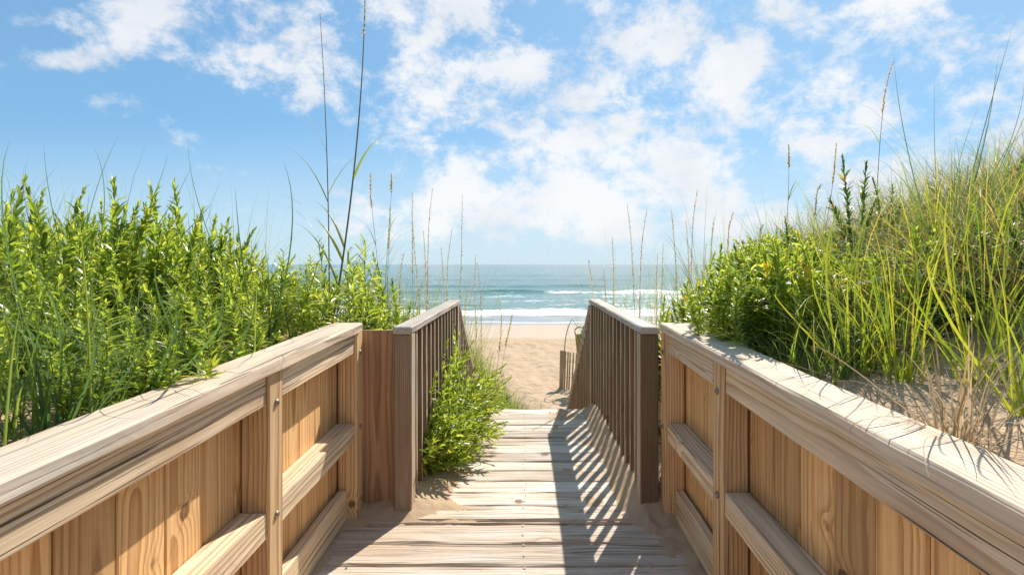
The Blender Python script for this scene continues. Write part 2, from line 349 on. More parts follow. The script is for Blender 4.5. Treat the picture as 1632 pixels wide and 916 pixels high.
# ------------------------------------------------------------------ terrain
SEA = -2.776
def beach(Y):
    if Y < 7: return -1.75
    if Y < 13: return lerp(-1.75, -1.95, (Y - 7) / 6)
    if Y < 34.7: return lerp(-1.95, SEA, (Y - 13) / 21.7)
    return max(-6, SEA - (Y - 34.7) * .05)
def ramp_z(Y): return -.0233 * (2.5 - Y) if Y < 2.5 else 0.0
def left_crest(X, Y):
    h = .80 + .12 * max(0, min(2.6, -X - .95))
    if Y < .5: h -= 0
    return h
def right_crest(X, Y):
    return .84 + .36 * max(0, min(2.2, X - .8))
def ground(X, Y):
    b = beach(Y)
    # lateral edges of the corridor
    if Y < 2.58: eL, eR, wL, wR = -.915, .785, .03, .03
    elif Y < 4.36: eL, eR, wL, wR = -.66, .68, .55, .55
    else:
        eL = -.66 + .75 * sstep(6.6, 9.0, Y) - 1.8 * sstep(10.5, 15, Y); eR = .70 + .9 * sstep(6.5, 9, Y)
        wL = .9 + .25 * (Y - 4.36) - 1.0 * sstep(6.5, 8, Y); wR = 1.5 + .3 * (Y - 4.36)
    if Y < 2.58: low = -.32; sideL = low; sideR = low
    elif Y < 4.36: low = -.32; sideL = .0; sideR = .03
    else:
        low = max(b, -.42 - .66 * (Y - 4.36)); sideL = sideR = min(0.0, low + .25) if Y < 7 else low
        if Y > 7: sideL = sideR = b
    fL = 1 - sstep(3.2, 13.0, Y); fR = 1 - sstep(2.9, 9.5, Y)
    if Y > 4.36: fL *= 1.0
    crL = lerp(b + .35 * sstep(14, 8, Y) if Y < 14 else b, left_crest(X, Y), fL)
    crR = lerp(b, right_crest(X, Y), fR)
    if X < 0:
        if X > eL: h = low if Y < 4.36 or abs(X) < .66 else sideL
        else:
            t = sstep(0, wL, eL - X); h = lerp(sideL, crL, t) if Y >= 2.58 else lerp(low, crL, min(1, (eL - X) / wL))
    else:
        if X < eR: h = low if Y < 4.36 or abs(X) < .66 else sideR
        else:
            t = sstep(0, wR, X - eR); h = lerp(sideR, crR, t) if Y >= 2.58 else lerp(low, crR, min(1, (X - eR) / wR))
    if Y > 4.4:
        amp = 1.0 - sstep(23.5, 25.5, Y)
        if amp > 0:
            n = noise.noise(Vector((X * 1.1, Y * .9, 3))) * .09 + noise.noise(Vector((X * 3.1, Y * 2.6, 7))) * .07
            if Y > 7: h += n * amp
            else: h += n * .3
    elif abs(X) > 1.0: h += fbm(X * 1.6, Y * 1.6, 5, 3) * .035 + noise.noise(Vector((X * 9, Y * 9, 1))) * .006
    return h
def axis(pts, steps):
    out = []
    for (a, b), st in zip(zip(pts[:-1], pts[1:]), steps):
        n = max(1, int(round((b - a) / st)))
        out += [a + (b - a) * i / n for i in range(n)]
    out.append(pts[-1]); return out
xs = axis([-2500, -600, -120, -30, -8, -4, -1.2, -.96, -.945, -.915, -.67, -.655, .665, .685, .785, .815, .83, 1.1, 4, 8, 30, 120, 600, 2500],
          [700, 160, 30, 2.0, .35, .12, .06, .015, .03, .06, .015, .08, .02, .05, .03, .015, .06, .12, .35, 2.0, 30, 160, 700])
ys = axis([-60, -8, -1, 2.56, 2.585, 4.34, 4.37, 8, 14, 26, 36, 60], [15, .8, .12, .025, .12, .03, .12, .10, .16, .8, 6])
V = [(x, y, ground(x, y) if y < 35 else beach(y)) for y in ys for x in xs]
nx = len(xs); Fc = []
for j in range(len(ys) - 1):
    for i in range(nx - 1):
        a = j * nx + i; Fc.append((a, a + 1, a + nx + 1, a + nx))
mb = MB(); mb.add(V, Fc); sg = mb.build('sand_ground', M['sand'], smooth=True)
tag(sg, 'pale golden sand of the dunes and beach', kind='structure')

# ------------------------------------------------------------------ sea
def sea_mat():
    m, nt, g = mat_base('sea_water')
    P = N(nt, 'ShaderNodeNewGeometry').outputs['Position']; x, y, z = g.sep(P)[:3]
    far = g.ss(y, 45, 700)
    c = g.mix(g.ss(y, 40, 110), (.12, .25, .23, 1), (.035, .165, .18, 1))
    c = g.mix(far, c, (.010, .095, .125, 1))
    pt = g.noise(g.v('MULTIPLY', P, (.02, .06, 1)), 1, 3)
    c = g.mix(g.m('MULTIPLY', g.ss(pt, .4, .7), .35), c, (.09, .22, .20, 1))
    # shallow film over sand at the very edge
    yn = g.m('ADD', y, g.m('MULTIPLY', g.m('SUBTRACT', g.noise(g.v('MULTIPLY', P, (.22, .22, 0)), 1, 3), .5), 2.0))
    c = g.mix(g.ss(yn, 41.5, 39.5), c, (.33, .34, .335, 1))
    # steeper wave faces are greener
    crest = g.ss(z, SEA + .12, SEA + .42)
    c = g.mix(g.m('MULTIPLY', crest, .7), c, (.05, .14, .075, 1))
    lace = g.noise(g.v('MULTIPLY', P, (1.1, 2.2, 1)), 1, 6, .68)
    lace2 = g.noise(g.v('MULTIPLY', P, (.16, .55, 1)), 1, 5, .6)
    b1 = g.m('MULTIPLY', g.ss(yn, 39.6, 40.2), g.ss(yn, 45.6, 42.2))
    b1 = g.ss(g.m('ADD', b1, g.m('MULTIPLY', g.m('SUBTRACT', lace, .5), 1.1)), .30, .52)
    mid = g.m('MULTIPLY', g.ss(y, 42, 46), g.ss(y, 78, 55))
    b2 = g.m('MULTIPLY', mid, g.ss(g.m('ADD', g.m('MULTIPLY', lace, .5), g.m('MULTIPLY', lace2, .5)), .54, .62))
    fa = g.attr('rnd')
    b3 = g.ss(g.m('ADD', fa, g.m('MULTIPLY', g.m('SUBTRACT', lace, .5), .9)), .35, .6)
    spark = g.m('MULTIPLY', g.m('MULTIPLY', g.ss(g.noise(g.v('MULTIPLY', P, (.5, 1.0, 1)), 1, 4, .7), .70, .74), g.ss(y, 60, 80)), .6)
    foam = g.m('MAXIMUM', g.m('MAXIMUM', b1, b2), g.m('MAXIMUM', b3, spark))
    edge = g.m('MULTIPLY', g.m('MULTIPLY', g.ss(yn, 34.7, 35.1), g.ss(yn, 36.0, 35.3)), .45)
    foam = g.m('MAXIMUM', foam, edge)
    c = g.mix(foam, c, (.88, .90, .90, 1))
    w1 = g.noise(g.v('MULTIPLY', P, (.9, 2.0, 1)), 1, 6, .62); w2 = g.noise(g.v('MULTIPLY', P, (.12, .35, 1)), 1, 4, .6)
    h = g.m('ADD', g.m('MULTIPLY', w1, .30), g.m('MULTIPLY', w2, .9))
    h = g.m('ADD', h, g.m('MULTIPLY', foam, .12))
    b = N(nt, 'ShaderNodeBsdfPrincipled'); nt.links.new(c, b.inputs['Base Color'])
    nt.links.new(g.m('ADD', .14, g.m('MULTIPLY', foam, .6)), b.inputs['Roughness'])
    b.inputs['Specular IOR Level'].default_value = .42
    nt.links.new(bump(g, h, .55, .9), b.inputs['Normal'])
    finish(nt, b.outputs[0]); return m
M['sea'] = sea_mat()
ridges = [(130, .28, 1.8, -60, 60), (91, .42, 1.3, -22, 16), (72, .50, 1.0, -40, 70), (61, .42, .9, 8, 60), (49.5, .40, .7, 5.5, 9.5), (50.5, .34, .7, -10, -2.5), (43.5, .22, .8, -60, 60), (175, .3, 2.5, -40, 120)]
def seaz(X, Y):
    fo = 0.0; h = 0.0
    e = sstep(35.5, 40, Y)
    h += (noise.noise(Vector((X * .35, Y * .8, 1))) * .05 + noise.noise(Vector((X * .1, Y * .25, 4))) * .10) * e
    for k, (y0, a, w, xa, xb) in enumerate(ridges):
        yc = y0 + noise.noise(Vector((X * .06, k * 5.1, 0))) * 2.2 + noise.noise(Vector((X * .3, k * 5.1, 3))) * .35
        win = sstep(xa - 4, xa + 4, X) * sstep(xb + 4, xb - 4, X)
        win *= .65 + .5 * noise.noise(Vector((X * .12, k * 3.3, 8)))
        d = (Y - yc); wd = w * (1.0 if d < 0 else 2.2); gsh = math.exp(-(d / wd) ** 2)
        h += a * win * gsh
        if k == 2:   # broken crest, whiter to the right of the middle
            br = sstep(.5, 4, X) * sstep(34, 20, X) * (.6 + .6 * noise.noise(Vector((X * .15, 3, 2)))); fo = max(fo, br * math.exp(-((d + .9 - 1.4 * noise.noise(Vector((X * .2, 1, 1)))) / 1.9) ** 2) * .9)
        if k == 3: fo = max(fo, win * math.exp(-((d + .8) / 1.8) ** 2) * .75)
    return SEA + h, fo
xs = axis([-6000, -1500, -400, -90, -30, 40, 90, 400, 1500, 6000], [1500, 300, 40, 4, .45, 4, 40, 300, 1500])
ys = axis([33.5, 40, 80, 140, 220, 600, 2500, 24000], [.5, .28, .6, 2.0, 12, 190, 3600])
V = []; rn = []
for y in ys:
    for x in xs:
        z_, f_ = seaz(x, y) if y < 220 and abs(x) < 100 else (SEA, 0)
        V.append((x, y, z_)); rn.append(f_)
nx = len(xs); Fc = [(j * nx + i, j * nx + i + 1, (j + 1) * nx + i + 1, (j + 1) * nx + i) for j in range(len(ys) - 1) for i in range(nx - 1)]
mb = MB(); mb.add(V, Fc); mb.rnd = rn; so_ = mb.build('sea', M['sea'], smooth=True)
tag(so_, 'blue green sea with white surf breaking on the beach', kind='structure')

# ------------------------------------------------------------------ boardwalk
YE = 2.56   # far end of the ramped part with solid walls
bw = empty('boardwalk', (0, 0, 0)); tag(bw, 'weathered plank boardwalk with stairs leading down to the beach', 'boardwalk')
mb = MB()
y = -1.0
while y < 2.44:                      # wider boards of the ramped part
    p = .163; y2 = min(y + p, 2.446); yc = (y + y2) / 2
    z = ramp_z(yc) - .019 + random.uniform(-.003, .002)
    mb.board((-.89, yc, z), (.76, yc + random.uniform(-.002, .002), z + random.uniform(-.002, .002)), (y2 - y) - random.uniform(.007, .012), .038, ch=.007, wob=.0055, nseg=44)
    y = y2
for i in range(13):
    y0 = 2.458 + i * .1448; yc = y0 + .0725
    z = -.019 + random.uniform(-.0035, .0015)
    mb.board((-.66 + random.uniform(-.01, .01), yc, z), (.69 + random.uniform(-.01, .01), yc, z), .145 - random.uniform(.004, .010), .038, ch=.006, wob=.005, nseg=40)
nfaces = len(mb.f)
for X in (-.60, 0.0, .60):
    for k in range(13):
        for dd in (-.035, .035):
            yc = 2.458 + (k + .5) * .1448 + dd + uni(-.006, .006); xc = X * .93 + uni(-.008, .008)
            mb.add([(xc + .0045 * math.cos(t_ * .785), yc + .0045 * math.sin(t_ * .785), .0022) for t_ in range(8)], [tuple(range(8))])
    for k in range(8):
        for dd in (-.04, .04):
            yc = 2.446 - (k + .5) * .163 + dd; xc = X * 1.2 + uni(-.008, .008)
            mb.add([(xc + .005 * math.cos(t_ * .785), yc + .005 * math.sin(t_ * .785), ramp_z(yc) + .004) for t_ in range(8)], [tuple(range(8))])
dk = mb.build('decking', M['deck'], bw, smooth=False); dk.data.materials.append(M['bolt'])
for p_ in dk.data.polygons[nfaces:]: p_.material_index = 1
mb = MB()
for X in (-.60, 0.0, .60):
    mb.board((X, -1.0, -.13 + ramp_z(-1.0)), (X, 2.44, -.13), .038, .17)
    mb.board((X, 2.45, -.13), (X, 4.33, -.13), .038, .17)
mb.build('joist', M['old'], bw)
RUN, RISE = .285, .188
for k in range(9):
    z = -RISE * (k + 1); yc = 4.345 + RUN * (k + .5)
    mb = MB(); mb.board((-.55, yc - .07, z - .019), (.55, yc - .07, z - .019), .138, .036); mb.board((-.55, yc + .07, z - .019), (.55, yc + .07, z - .019), .138, .036)
    mb.build('stair_tread', M['deck'], bw)
for sx_ in (-1, 1):
    mb = MB(); mb.board((sx_ * .572, 4.35, -.16), (sx_ * .572, 7.0, -.16 - .66 * 2.65), .038, .24, up=(0, 1, 1)); mb.build('stringer', M['old'], bw)

# solid walls --------------------------------------------------------
def bolt(parent, X, Y, Z, sgn):
    m_ = MB(); n = 12; V = []; F_ = []
    for (r, d) in ((.0125, 0), (.0125, .002), (.0095, .0055), (.004, .0085)):
        for k in range(n):
            t = 2 * math.pi * k / n; V.append((X + sgn * d, Y + r * math.cos(t), Z + r * math.sin(t)))
    for i in range(3):
        for k in range(n): F_.append((i * n + k, i * n + (k + 1) % n, (i + 1) * n + (k + 1) % n, (i + 1) * n + k))
    F_.append(tuple(3 * n + k for k in range(n)))
    m_.add(V, F_); m_.build('bolt', M['bolt'], parent, smooth=True)
def solid_wall(sgn, Xin, label, posts, mirror_panel):
    """sgn -1 = left wall; Xin = |x| of the walkway faces of the posts"""
    w = empty('boardwalk_wall', (sgn * Xin, 1.2, 0)); tag(w, label, 'wooden wall', 'solid plank walls beside the boardwalk')
    inv = Matrix.Translation(-w.location)
    def B(m_, name, mat, par=None, smooth=False):
        for i, v_ in enumerate(m_.v): m_.v[i] = Vector(v_) - w.location
        return m_.build(name, mat, par or w, smooth)
    X = lambda d: sgn * (Xin + d)
    Y0 = -1.0
    # cap
    m_ = MB(); ztop = lambda Y: .943 + ramp_z(Y)
    joint = .35
    for (a, b_) in ((Y0, joint), (joint + .003, 2.475)):
        m_.board((X(.052), a, ztop(a) - .021), (X(.052), b_, ztop(b_) - .021), .142, .042, nseg=50, ch=.006, wob=.0035)
    B(m_, 'cap_rail', M['cap'])
    # posts
    for yp in posts:
        zb = ramp_z(yp) - .10
        m_ = MB(); m_.board((X(.045), yp + .0445, zb), (X(.045), yp + .0445, ztop(yp) - .044), .09, .089, up=(0, 1, 0), ch=.004)
        po = B(m_, 'post', M['post'])
        for zz_ in (.80, .44):
            bolt(po, X(-.001) - w.location.x, yp + .043 - 1.2, zz_ + ramp_z(yp), -sgn)
    segs = []
    pp = sorted(posts); prev = Y0
    for yp in pp:
        segs.append((prev, yp - .001)); prev = yp + .09
    for (a, b_) in segs:
        m_ = MB(); m_.board((X(.030), a, .851 + ramp_z(a)), (X(.030), b_, .851 + ramp_z(b_)), .098, .038, up=(1, 0, 0), ch=.003, wob=.002)
        B(m_, 'top_rail', M['rail'])
        m_ = MB(); m_.board((X(.052), a, .426 + ramp_z(a)), (X(.052), b_, .426 + ramp_z(b_)), .088, .084, up=(0, 0, 1), ch=.004, wob=.003)
        B(m_, 'mid_rail', M['rail'])
        m_ = MB(); m_.board((X(.066), a, .083 + ramp_z(a)), (X(.066), b_ - .002, .083 + ramp_z(b_)), .14, .038, up=(1, 0, 0), ch=.003, wob=.003)
        B(m_, 'bottom_board', M['rail'])
    m_ = MB(); y = Y0
    while y < 2.5:
        p = .152; y2 = min(y + p, 2.53); wv = y2 - y - .0035
        if wv > .02:
            m_.board((X(.107), (y + y2) / 2, -.12 + ramp_z(y)), (X(.107), (y + y2) / 2, .898 + ramp_z(y)), wv, .019, up=(1, 0, 0), ch=.0035, wob=.0006, nseg=8)
        y = y2
    B(m_, 'cladding', M['clad'])
    if mirror_panel:
        m_ = MB(); m_.board((-.735, 2.577, -.03), (-.735, 2.577, .893), .185, .024, up=(0, 1, 0), ch=.003)
        B(m_, 'corner_board', M['stained'])
    return w
solid_wall(-1, .800, 'solid plank wall on the ocean view left with shrubs behind it and a corner board', [.52, 1.607, 2.44], True)
solid_wall(1, .673, 'solid plank wall with dry grass leaning over its cap, sand bank behind', [.30, 1.743, 2.44], False)

# baluster railings --------------------------------------------------
def railing(sgn, Xin, Yend, label, matname):
    r = empty('baluster_railing', (sgn * Xin, 2.503, 0)); tag(r, label, 'railing', 'grey baluster railings beside the deck and stairs')
    def B(m_, name, mat, par=None):
        for i, v_ in enumerate(m_.v): m_.v[i] = Vector(v_) - r.location
        o = m_.build(name, mat, par or r)
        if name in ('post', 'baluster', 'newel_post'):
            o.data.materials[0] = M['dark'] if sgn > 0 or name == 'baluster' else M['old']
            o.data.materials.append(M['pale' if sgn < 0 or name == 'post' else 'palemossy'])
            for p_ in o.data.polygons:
                if abs(p_.normal.x) > .8: p_.material_index = 1  # light and shade contrast painted by face, along with weathering: pale sides, dark fronts
        return o
    X = lambda d: sgn * (Xin + d)
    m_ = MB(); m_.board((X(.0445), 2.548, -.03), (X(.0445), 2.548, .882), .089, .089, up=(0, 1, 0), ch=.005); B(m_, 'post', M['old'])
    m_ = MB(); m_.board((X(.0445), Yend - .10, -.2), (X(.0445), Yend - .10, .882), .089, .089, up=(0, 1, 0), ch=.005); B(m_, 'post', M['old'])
    m_ = MB(); m_.board((X(.0445), 2.49, .901), (X(.0445), Yend, .901), .094, .037, nseg=40, ch=.006, wob=.003); B(m_, 'cap_rail', M['oldcap'])
    m_ = MB(); m_.board((X(.062), 2.60, .838), (X(.062), Yend - .15, .838), .075, .034, up=(1, 0, 0)); B(m_, 'top_rail', M[matname])
    y = 2.665
    while y < Yend - .17:
        m_ = MB(); o_ = random.uniform(-.003, .003)
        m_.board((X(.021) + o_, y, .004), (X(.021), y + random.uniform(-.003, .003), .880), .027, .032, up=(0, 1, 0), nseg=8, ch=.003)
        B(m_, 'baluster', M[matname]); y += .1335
    # stair part
    rz = lambda Y: .86 - .66 * (Y - Yend + .03)
    m_ = MB(); m_.board((X(.03), Yend - .02, rz(Yend - .02)), (X(.03), 7.15, rz(7.15)), .075, .038, up=(0, .66, 1), ch=.005); B(m_, 'stair_handrail', M['oldcap'])
    y = Yend + .07
    while y < 7.0:
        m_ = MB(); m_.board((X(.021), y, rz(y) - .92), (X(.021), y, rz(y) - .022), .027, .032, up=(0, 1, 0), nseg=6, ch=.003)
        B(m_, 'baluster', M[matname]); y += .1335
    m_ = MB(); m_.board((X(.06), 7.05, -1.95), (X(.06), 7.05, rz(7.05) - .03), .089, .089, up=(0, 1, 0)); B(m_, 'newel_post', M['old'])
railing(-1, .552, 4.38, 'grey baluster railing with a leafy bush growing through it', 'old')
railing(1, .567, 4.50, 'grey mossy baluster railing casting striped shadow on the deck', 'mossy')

# drifted sand on the deck --------------------------------------------
def drift_h(X, Y):
    n = fbm(X * 5, Y * 3.2, 2, 4); n2 = noise.noise(Vector((X * 20, Y * 20, 0))); n3 = fbm(X * 9, Y * 9, 6, 3)
    base = ramp_z(Y); bl = sstep(2.36, 2.62, Y)
    if X > 0:
        e = .46 + .05 * noise.noise(Vector((Y * 3, 0, 5)))
        hf = .11 * sstep(e, .60, X) - .006; hf *= 1 - .5 * sstep(4.0, 4.34, Y)
        hn = .030 * sstep(.55, .70, X + .06 * n) - .012
    else:
        hf = .05 * sstep(-.36 + .06 * noise.noise(Vector((Y * 4, 3, 5))), -.56, X) * (1 - sstep(3.2, 3.9, Y)) - .006
        hn = .030 * sstep(-.74, -.92, X + .10 * n) - .012
    h = lerp(hn, hf, bl)
    h += (n * .012 + n2 * .003 + n3 * .006) * (1 if h > -.005 else .6)
    return h, base
for sgn, (xa, xb) in ((1, (.2, .79)), (-1, (-.915, -.2))):
    mb = MB(); nxg = int((xb - xa) / .012); nyg = int((4.34 - .6) / .013); H = []
    V = []
    for j in range(nyg + 1):
        for i in range(nxg + 1):
            X = xa + (xb - xa) * i / nxg; Y = .6 + (4.335 - .6) * j / nyg; h, b_ = drift_h(X, Y); H.append(h); V.append((X, Y, h + b_ + .001))
    Fc = []
    for j in range(nyg):
        for i in range(nxg):
            a = j * (nxg + 1) + i; q_ = (a, a + 1, a + nxg + 2, a + nxg + 1)
            xc = xa + (xb - xa) * (i + .5) / nxg; yc = .6 + (4.335 - .6) * (j + .5) / nyg
            if yc > 2.56 and (xc > .67 or xc < -.66): continue
            if max(H[t] for t in q_) > -.014: Fc.append(q_)
    used = sorted({i for f in Fc for i in f}); mp = {a: k for k, a in enumerate(used)}
    mb.add([V[i] for i in used], [tuple(mp[i] for i in f) for f in Fc])
    o = mb.build('sand_drift', M['drift'], smooth=True)
    tag(o, 'drifted sand along the foot of the %s railing' % ('mossy right' if sgn > 0 else 'left'), 'sand', kind='stuff')

# ------------------------------------------------------------------ plants
rnd = random.random; uni = random.uniform
def leafy_stem(m_, st, base, tip, L0, nleaf, start=.2, wid=.24, lean=.12, upang=(30, 62), curl=.3, r0=.004, top_tight=True):
    """adds one stem with spiralling lance-shaped leaves"""
    base = Vector(base); tip = Vector(tip); H = (tip - base).length
    side = Vector((uni(-1, 1), uni(-1, 1), 0)) * lean * H
    pt = lambda t: base.lerp(tip, t) + side * (math.sin(t * math.pi) * .5)
    pts = [pt(i / 8) for i in range(9)]
    st.tube(pts, [lerp(r0, r0 * .35, i / 8) for i in range(9)], 5, rnd())
    th = uni(0, 6.28)
    for k in range(nleaf):
        t = start + (1 - start) * (k / nleaf) ** .9
        p = pt(t); d = (pt(min(1, t + .02)) - pt(t - .02)).normalized()
        a = d.cross(Vector((0, 1, .1))).normalized(); b_ = d.cross(a)
        th += 2.39996 + uni(-.5, .5)
        rad = a * math.cos(th) + b_ * math.sin(th)
        L = L0 * uni(.6, 1.25) * (1 if t < .75 else lerp(1, .42, (t - .75) / .25)) * (.75 if t < start + .1 else 1)
        el = R_(lerp(upang[0], upang[1], t) + uni(-26, 22))
        if top_tight and t > .9: el = R_(uni(62, 82))
        dr = rad * math.cos(el) + d * math.sin(el); perp = d.cross(rad)
        drop = Vector((0, 0, -1)) * L * curl * uni(.2, 1)
        q_ = [p, p + dr * L * .3, p + dr * L * .68 + drop * .35, p + dr * L + drop * .9]
        w = L * wid
        c = rnd()
        m_.ribbon(q_, [w * .25, w, w * .8, w * .05], perp, .35, c * .94 if rnd() > .03 else .98)
def make_shrub(kind, idx, H, L0, nleaf, nst=1, spread=.0, mat='leaf', stm='stem', **kw):
    root = empty(kind); f = MB(); s_ = MB()
    for k in range(nst):
        a = uni(0, 6.28); rr = spread * (k > 0)
        b0 = (math.cos(a) * rr * .3, math.sin(a) * rr * .3, -.03)
        hh = H * (1 if k == 0 else uni(.6, .95))
        leafy_stem(f, s_, b0, (b0[0] + math.cos(a) * rr + uni(-.04, .04), b0[1] + math.sin(a) * rr + uni(-.04, .04), hh), L0, nleaf, **kw)
    f.build('foliage', M[mat], root); s_.build('stem', M[stm], root)
    return root
def copy_tree(o):
    c = o.copy(); COL.objects.link(c)
    for ch in o.children:
        d = ch.copy(); COL.objects.link(d); d.parent = c
    return c
used_proto = set()
def place(proto, loc, rz, sc, label, cat, group, tilt=(0, 0)):
    o = proto if proto.name not in used_proto else copy_tree(proto)
    used_proto.add(proto.name)
    o.location = loc; o.rotation_euler = (tilt[0], tilt[1], rz); o.scale = (sc[0], sc[0], sc[1]) if isinstance(sc, tuple) else (sc, sc, sc)
    tag(o, label, cat, group); return o
random.seed(21)
PL = [make_shrub('leafy_plant', i, .62, .074, 74, nst=3 + i % 2, spread=.14, start=.06, lean=.28, wid=.29) for i in range(8)]
PD = [make_shrub('dark_leafy_plant', i, .62, .062, 95, nst=3, spread=.12, start=.12, mat='leafdark', stm='stemred') for i in range(3)]
PW = [make_shrub('willowy_plant', i, .62, .13, 60, nst=2, spread=.10, start=.15, wid=.13, upang=(15, 50), curl=.45, top_tight=False) for i in range(3)]
PB = [make_shrub('bushy_plant', i, .42, .06, 60, nst=6, spread=.14, start=.15) for i in range(3)]

# left bank: dense leafy stems; the tallest stand out on the skyline
random.seed(5)
SIL = [(-200, 300), (0, 318), (300, 322), (350, 348), (400, 376), (450, 392), (480, 388), (600, 392), (625, 480)]
def sil(px):
    for (a, b_), (c, d_) in zip(SIL[:-1], SIL[1:]):
        if a <= px <= c: return lerp(b_, d_, (px - a) / (c - a))
    return SIL[0][1] if px < 0 else SIL[-1][1]
def by_top(pool, px, py, Y, label, group, tilt=.1):
    p = at(px, py, Y); gz = ground(p.x, Y); H = max(.2, p.z - gz)
    return place(random.choice(pool), (p.x, Y, gz), uni(0, 6.28), (H / .62 * .4 + .5, H / .62), label, 'plant', group, (uni(-.06, .06), uni(-tilt, tilt) * .6))
SK = 'leafy spikes on the skyline of the left bank'
for px, py, Y, lb in [(42, 285, 2.0, 'leafy spike nearest the left picture edge on the skyline'), (76, 302, 2.15, 'second leafy skyline spike from the left edge, close to the first'),
        (114, 296, 2.0, 'third leafy skyline spike from the left edge, leaning slightly'), (136, 338, 1.9, 'shorter leafy spike tucked between the third and fourth skyline spikes'),
        (186, 283, 2.1, 'broad leafy skyline spike above the middle of the left bank'), (224, 322, 2.2, 'small leafy skyline spike right of the broad middle one'),
        (247, 291, 2.3, 'leafy skyline spike with orange leaves under its tip'), (290, 287, 2.4, 'last tall leafy skyline spike before the bank drops toward the sea'),
        (306, 330, 2.3, 'leafy spike just under and right of the last tall skyline spike'), (344, 346, 2.5, 'left one of two leafy spikes on the falling skyline'),
        (372, 348, 2.55, 'right one of two leafy spikes on the falling skyline'), (12, 300, 2.3, 'leafy skyline spike half hidden at the very left edge'),
        (160, 320, 2.5, 'leafy spike set back behind the broad middle skyline spike'), (408, 392, 2.7, 'lowest leafy spike where the left skyline meets thin grass')]:
    by_top(PL, px, py, Y, lb, SK, .05)
for px, py, Y, lb in [(518, 385, 2.65, 'narrow leaved plant at the foot of the tallest sea oats'), (585, 380, 3.1, 'narrow leaved plant with a star shaped top beside the corner board'), (492, 408, 2.6, 'narrow leaved plant just left of the tallest sea oats'), (548, 398, 2.95, 'narrow leaved plant between the tall sea oats and the star topped one')]:
    by_top(PW, px, py, Y, lb, 'narrow leaved plants by the left wall end', .03)
NEAR = [(12, 'the edge spike'), (76, 'the two leftmost skyline spikes'), (120, 'the third skyline spike'), (186, 'the broad skyline spike'), (247, 'the orange leaved spike'), (295, 'the last tall spike'), (358, 'the two falling skyline spikes'), (408, 'the lowest skyline spike'), (500, 'the tallest sea oats'), (575, 'the star topped plant')]
cnt = 0
Y = .98
while Y < 4.2:
    X = -.99
    while X > -4.4:
        x = X + uni(-.09, .09); y_ = Y + uni(-.09, .09); px = VX + F * x / y_
        ok = -110 < px < 605
        if px < 110 and y_ < 1.25: ok = False
        if y_ > 3.7 and px > 440: ok = False
        if y_ > 3.4 and rnd() < .45: ok = False
        if ok:
            if y_ < 2.9: x = min(x, -1.03)
            gz = ground(x, y_); down = uni(8, 70) if y_ > 2.1 else uni(60, 200) * (1 if y_ > 1.5 else 1.25)
            if y_ < 1.5 and px > 0: down = max(down, 170)
            H = CAMZ + (421 - sil(px) - down) * y_ / F - gz
            if px > 470: H = min(H, uni(1.18, 1.40) - gz)
            H = max(.16, H)
            if y_ < 1.6: z_, n_ = ('low leafy stem in the thin row right behind the left wall cap', 'low leafy stems behind the left wall cap')
            elif px < 130: z_, n_ = ('leafy stem in the left bank near the left picture edge', 'leafy stems at the left end of the left bank')
            elif px < 300: z_, n_ = ('leafy stem inside the thick middle of the left bank', 'leafy stems in the middle of the left bank')
            elif px < 450: z_, n_ = ('leafy stem on the slope of the left bank facing the sea', 'leafy stems on the seaward slope of the left bank')
            else: z_, n_ = ('leafy stem in the low clump behind the far end of the left wall', 'leafy stems behind the far end of the left wall')
            nn_ = min(NEAR, key=lambda t: abs(t[0] - px))[1]
            z_ = ('low leafy stem behind the left wall cap, below ' if y_ < 1.6 else 'leafy stem in front of and below ' if y_ < 2.3 else 'leafy stem close around or behind ') + nn_
            n_ = 'leafy stems near ' + nn_
            pool = PL if rnd() < .82 else PW
            if px > 465 and rnd() < .5: pool = PW
            place(random.choice(pool), (x, y_, gz), uni(0, 6.28), (min(1.25, H / .62 * .45 + .5), H / .62), z_, 'plant', n_, (uni(-.22, .22), uni(-.22, .22)))
            cnt += 1
        X -= .20
    Y += .19
print('left plants', cnt)
for i in range(26):
    y_ = uni(.95, 1.9); x = -uni(1.03, 1.0 + .55 * y_); px = VX + F * x / y_
    if px < -80: continue
    gz = ground(x, y_)
    place(random.choice(PB), (x, y_, gz), uni(0, 6.28), (1.0, uni(.35, .75)), 'low bushy plant behind the left wall cap, %s' % ('at the left picture edge' if px < 60 else 'among the first long blades' if px < 150 else 'beside the arching blades' if px < 230 else 'past the arching blades' if px < 320 else 'toward the wall end'), 'plant', 'low bushy plants behind the left wall cap', (uni(-.2, .2), uni(-.2, .2)))
# low green plants behind the left railing
for i in range(16):
    y_ = uni(2.9, 4.3); x = -uni(.95, 1.35)
    gz = ground(x, y_)
    place(random.choice(PB), (x, y_, gz), uni(0, 6.28), uni(.7, 1.0) * (0.92 - gz) / .42 if gz < .8 else .5, 'low leafy green plant just outside the left baluster railing', 'plant', 'low plants outside the left railing')
for i in range(26):
    sg_ = 1 if i % 2 else -1; y_ = 2.72 + (i // 2) * .13 + uni(-.05, .05); x = sg_ * uni(.80, 1.12)
    gz = ground(x, y_); H = max(.25, uni(.62, .80) - gz)
    place(random.choice(PD), (x, y_, gz), uni(0, 6.28), (1.1, H / .62), 'dark leafy plant seen between the balusters of the %s railing' % ('mossy right' if sg_ > 0 else 'left'), 'plant', 'dark plants outside the %s railing' % ('right' if sg_ > 0 else 'left'), (uni(-.2, .2), uni(-.2, .2)))
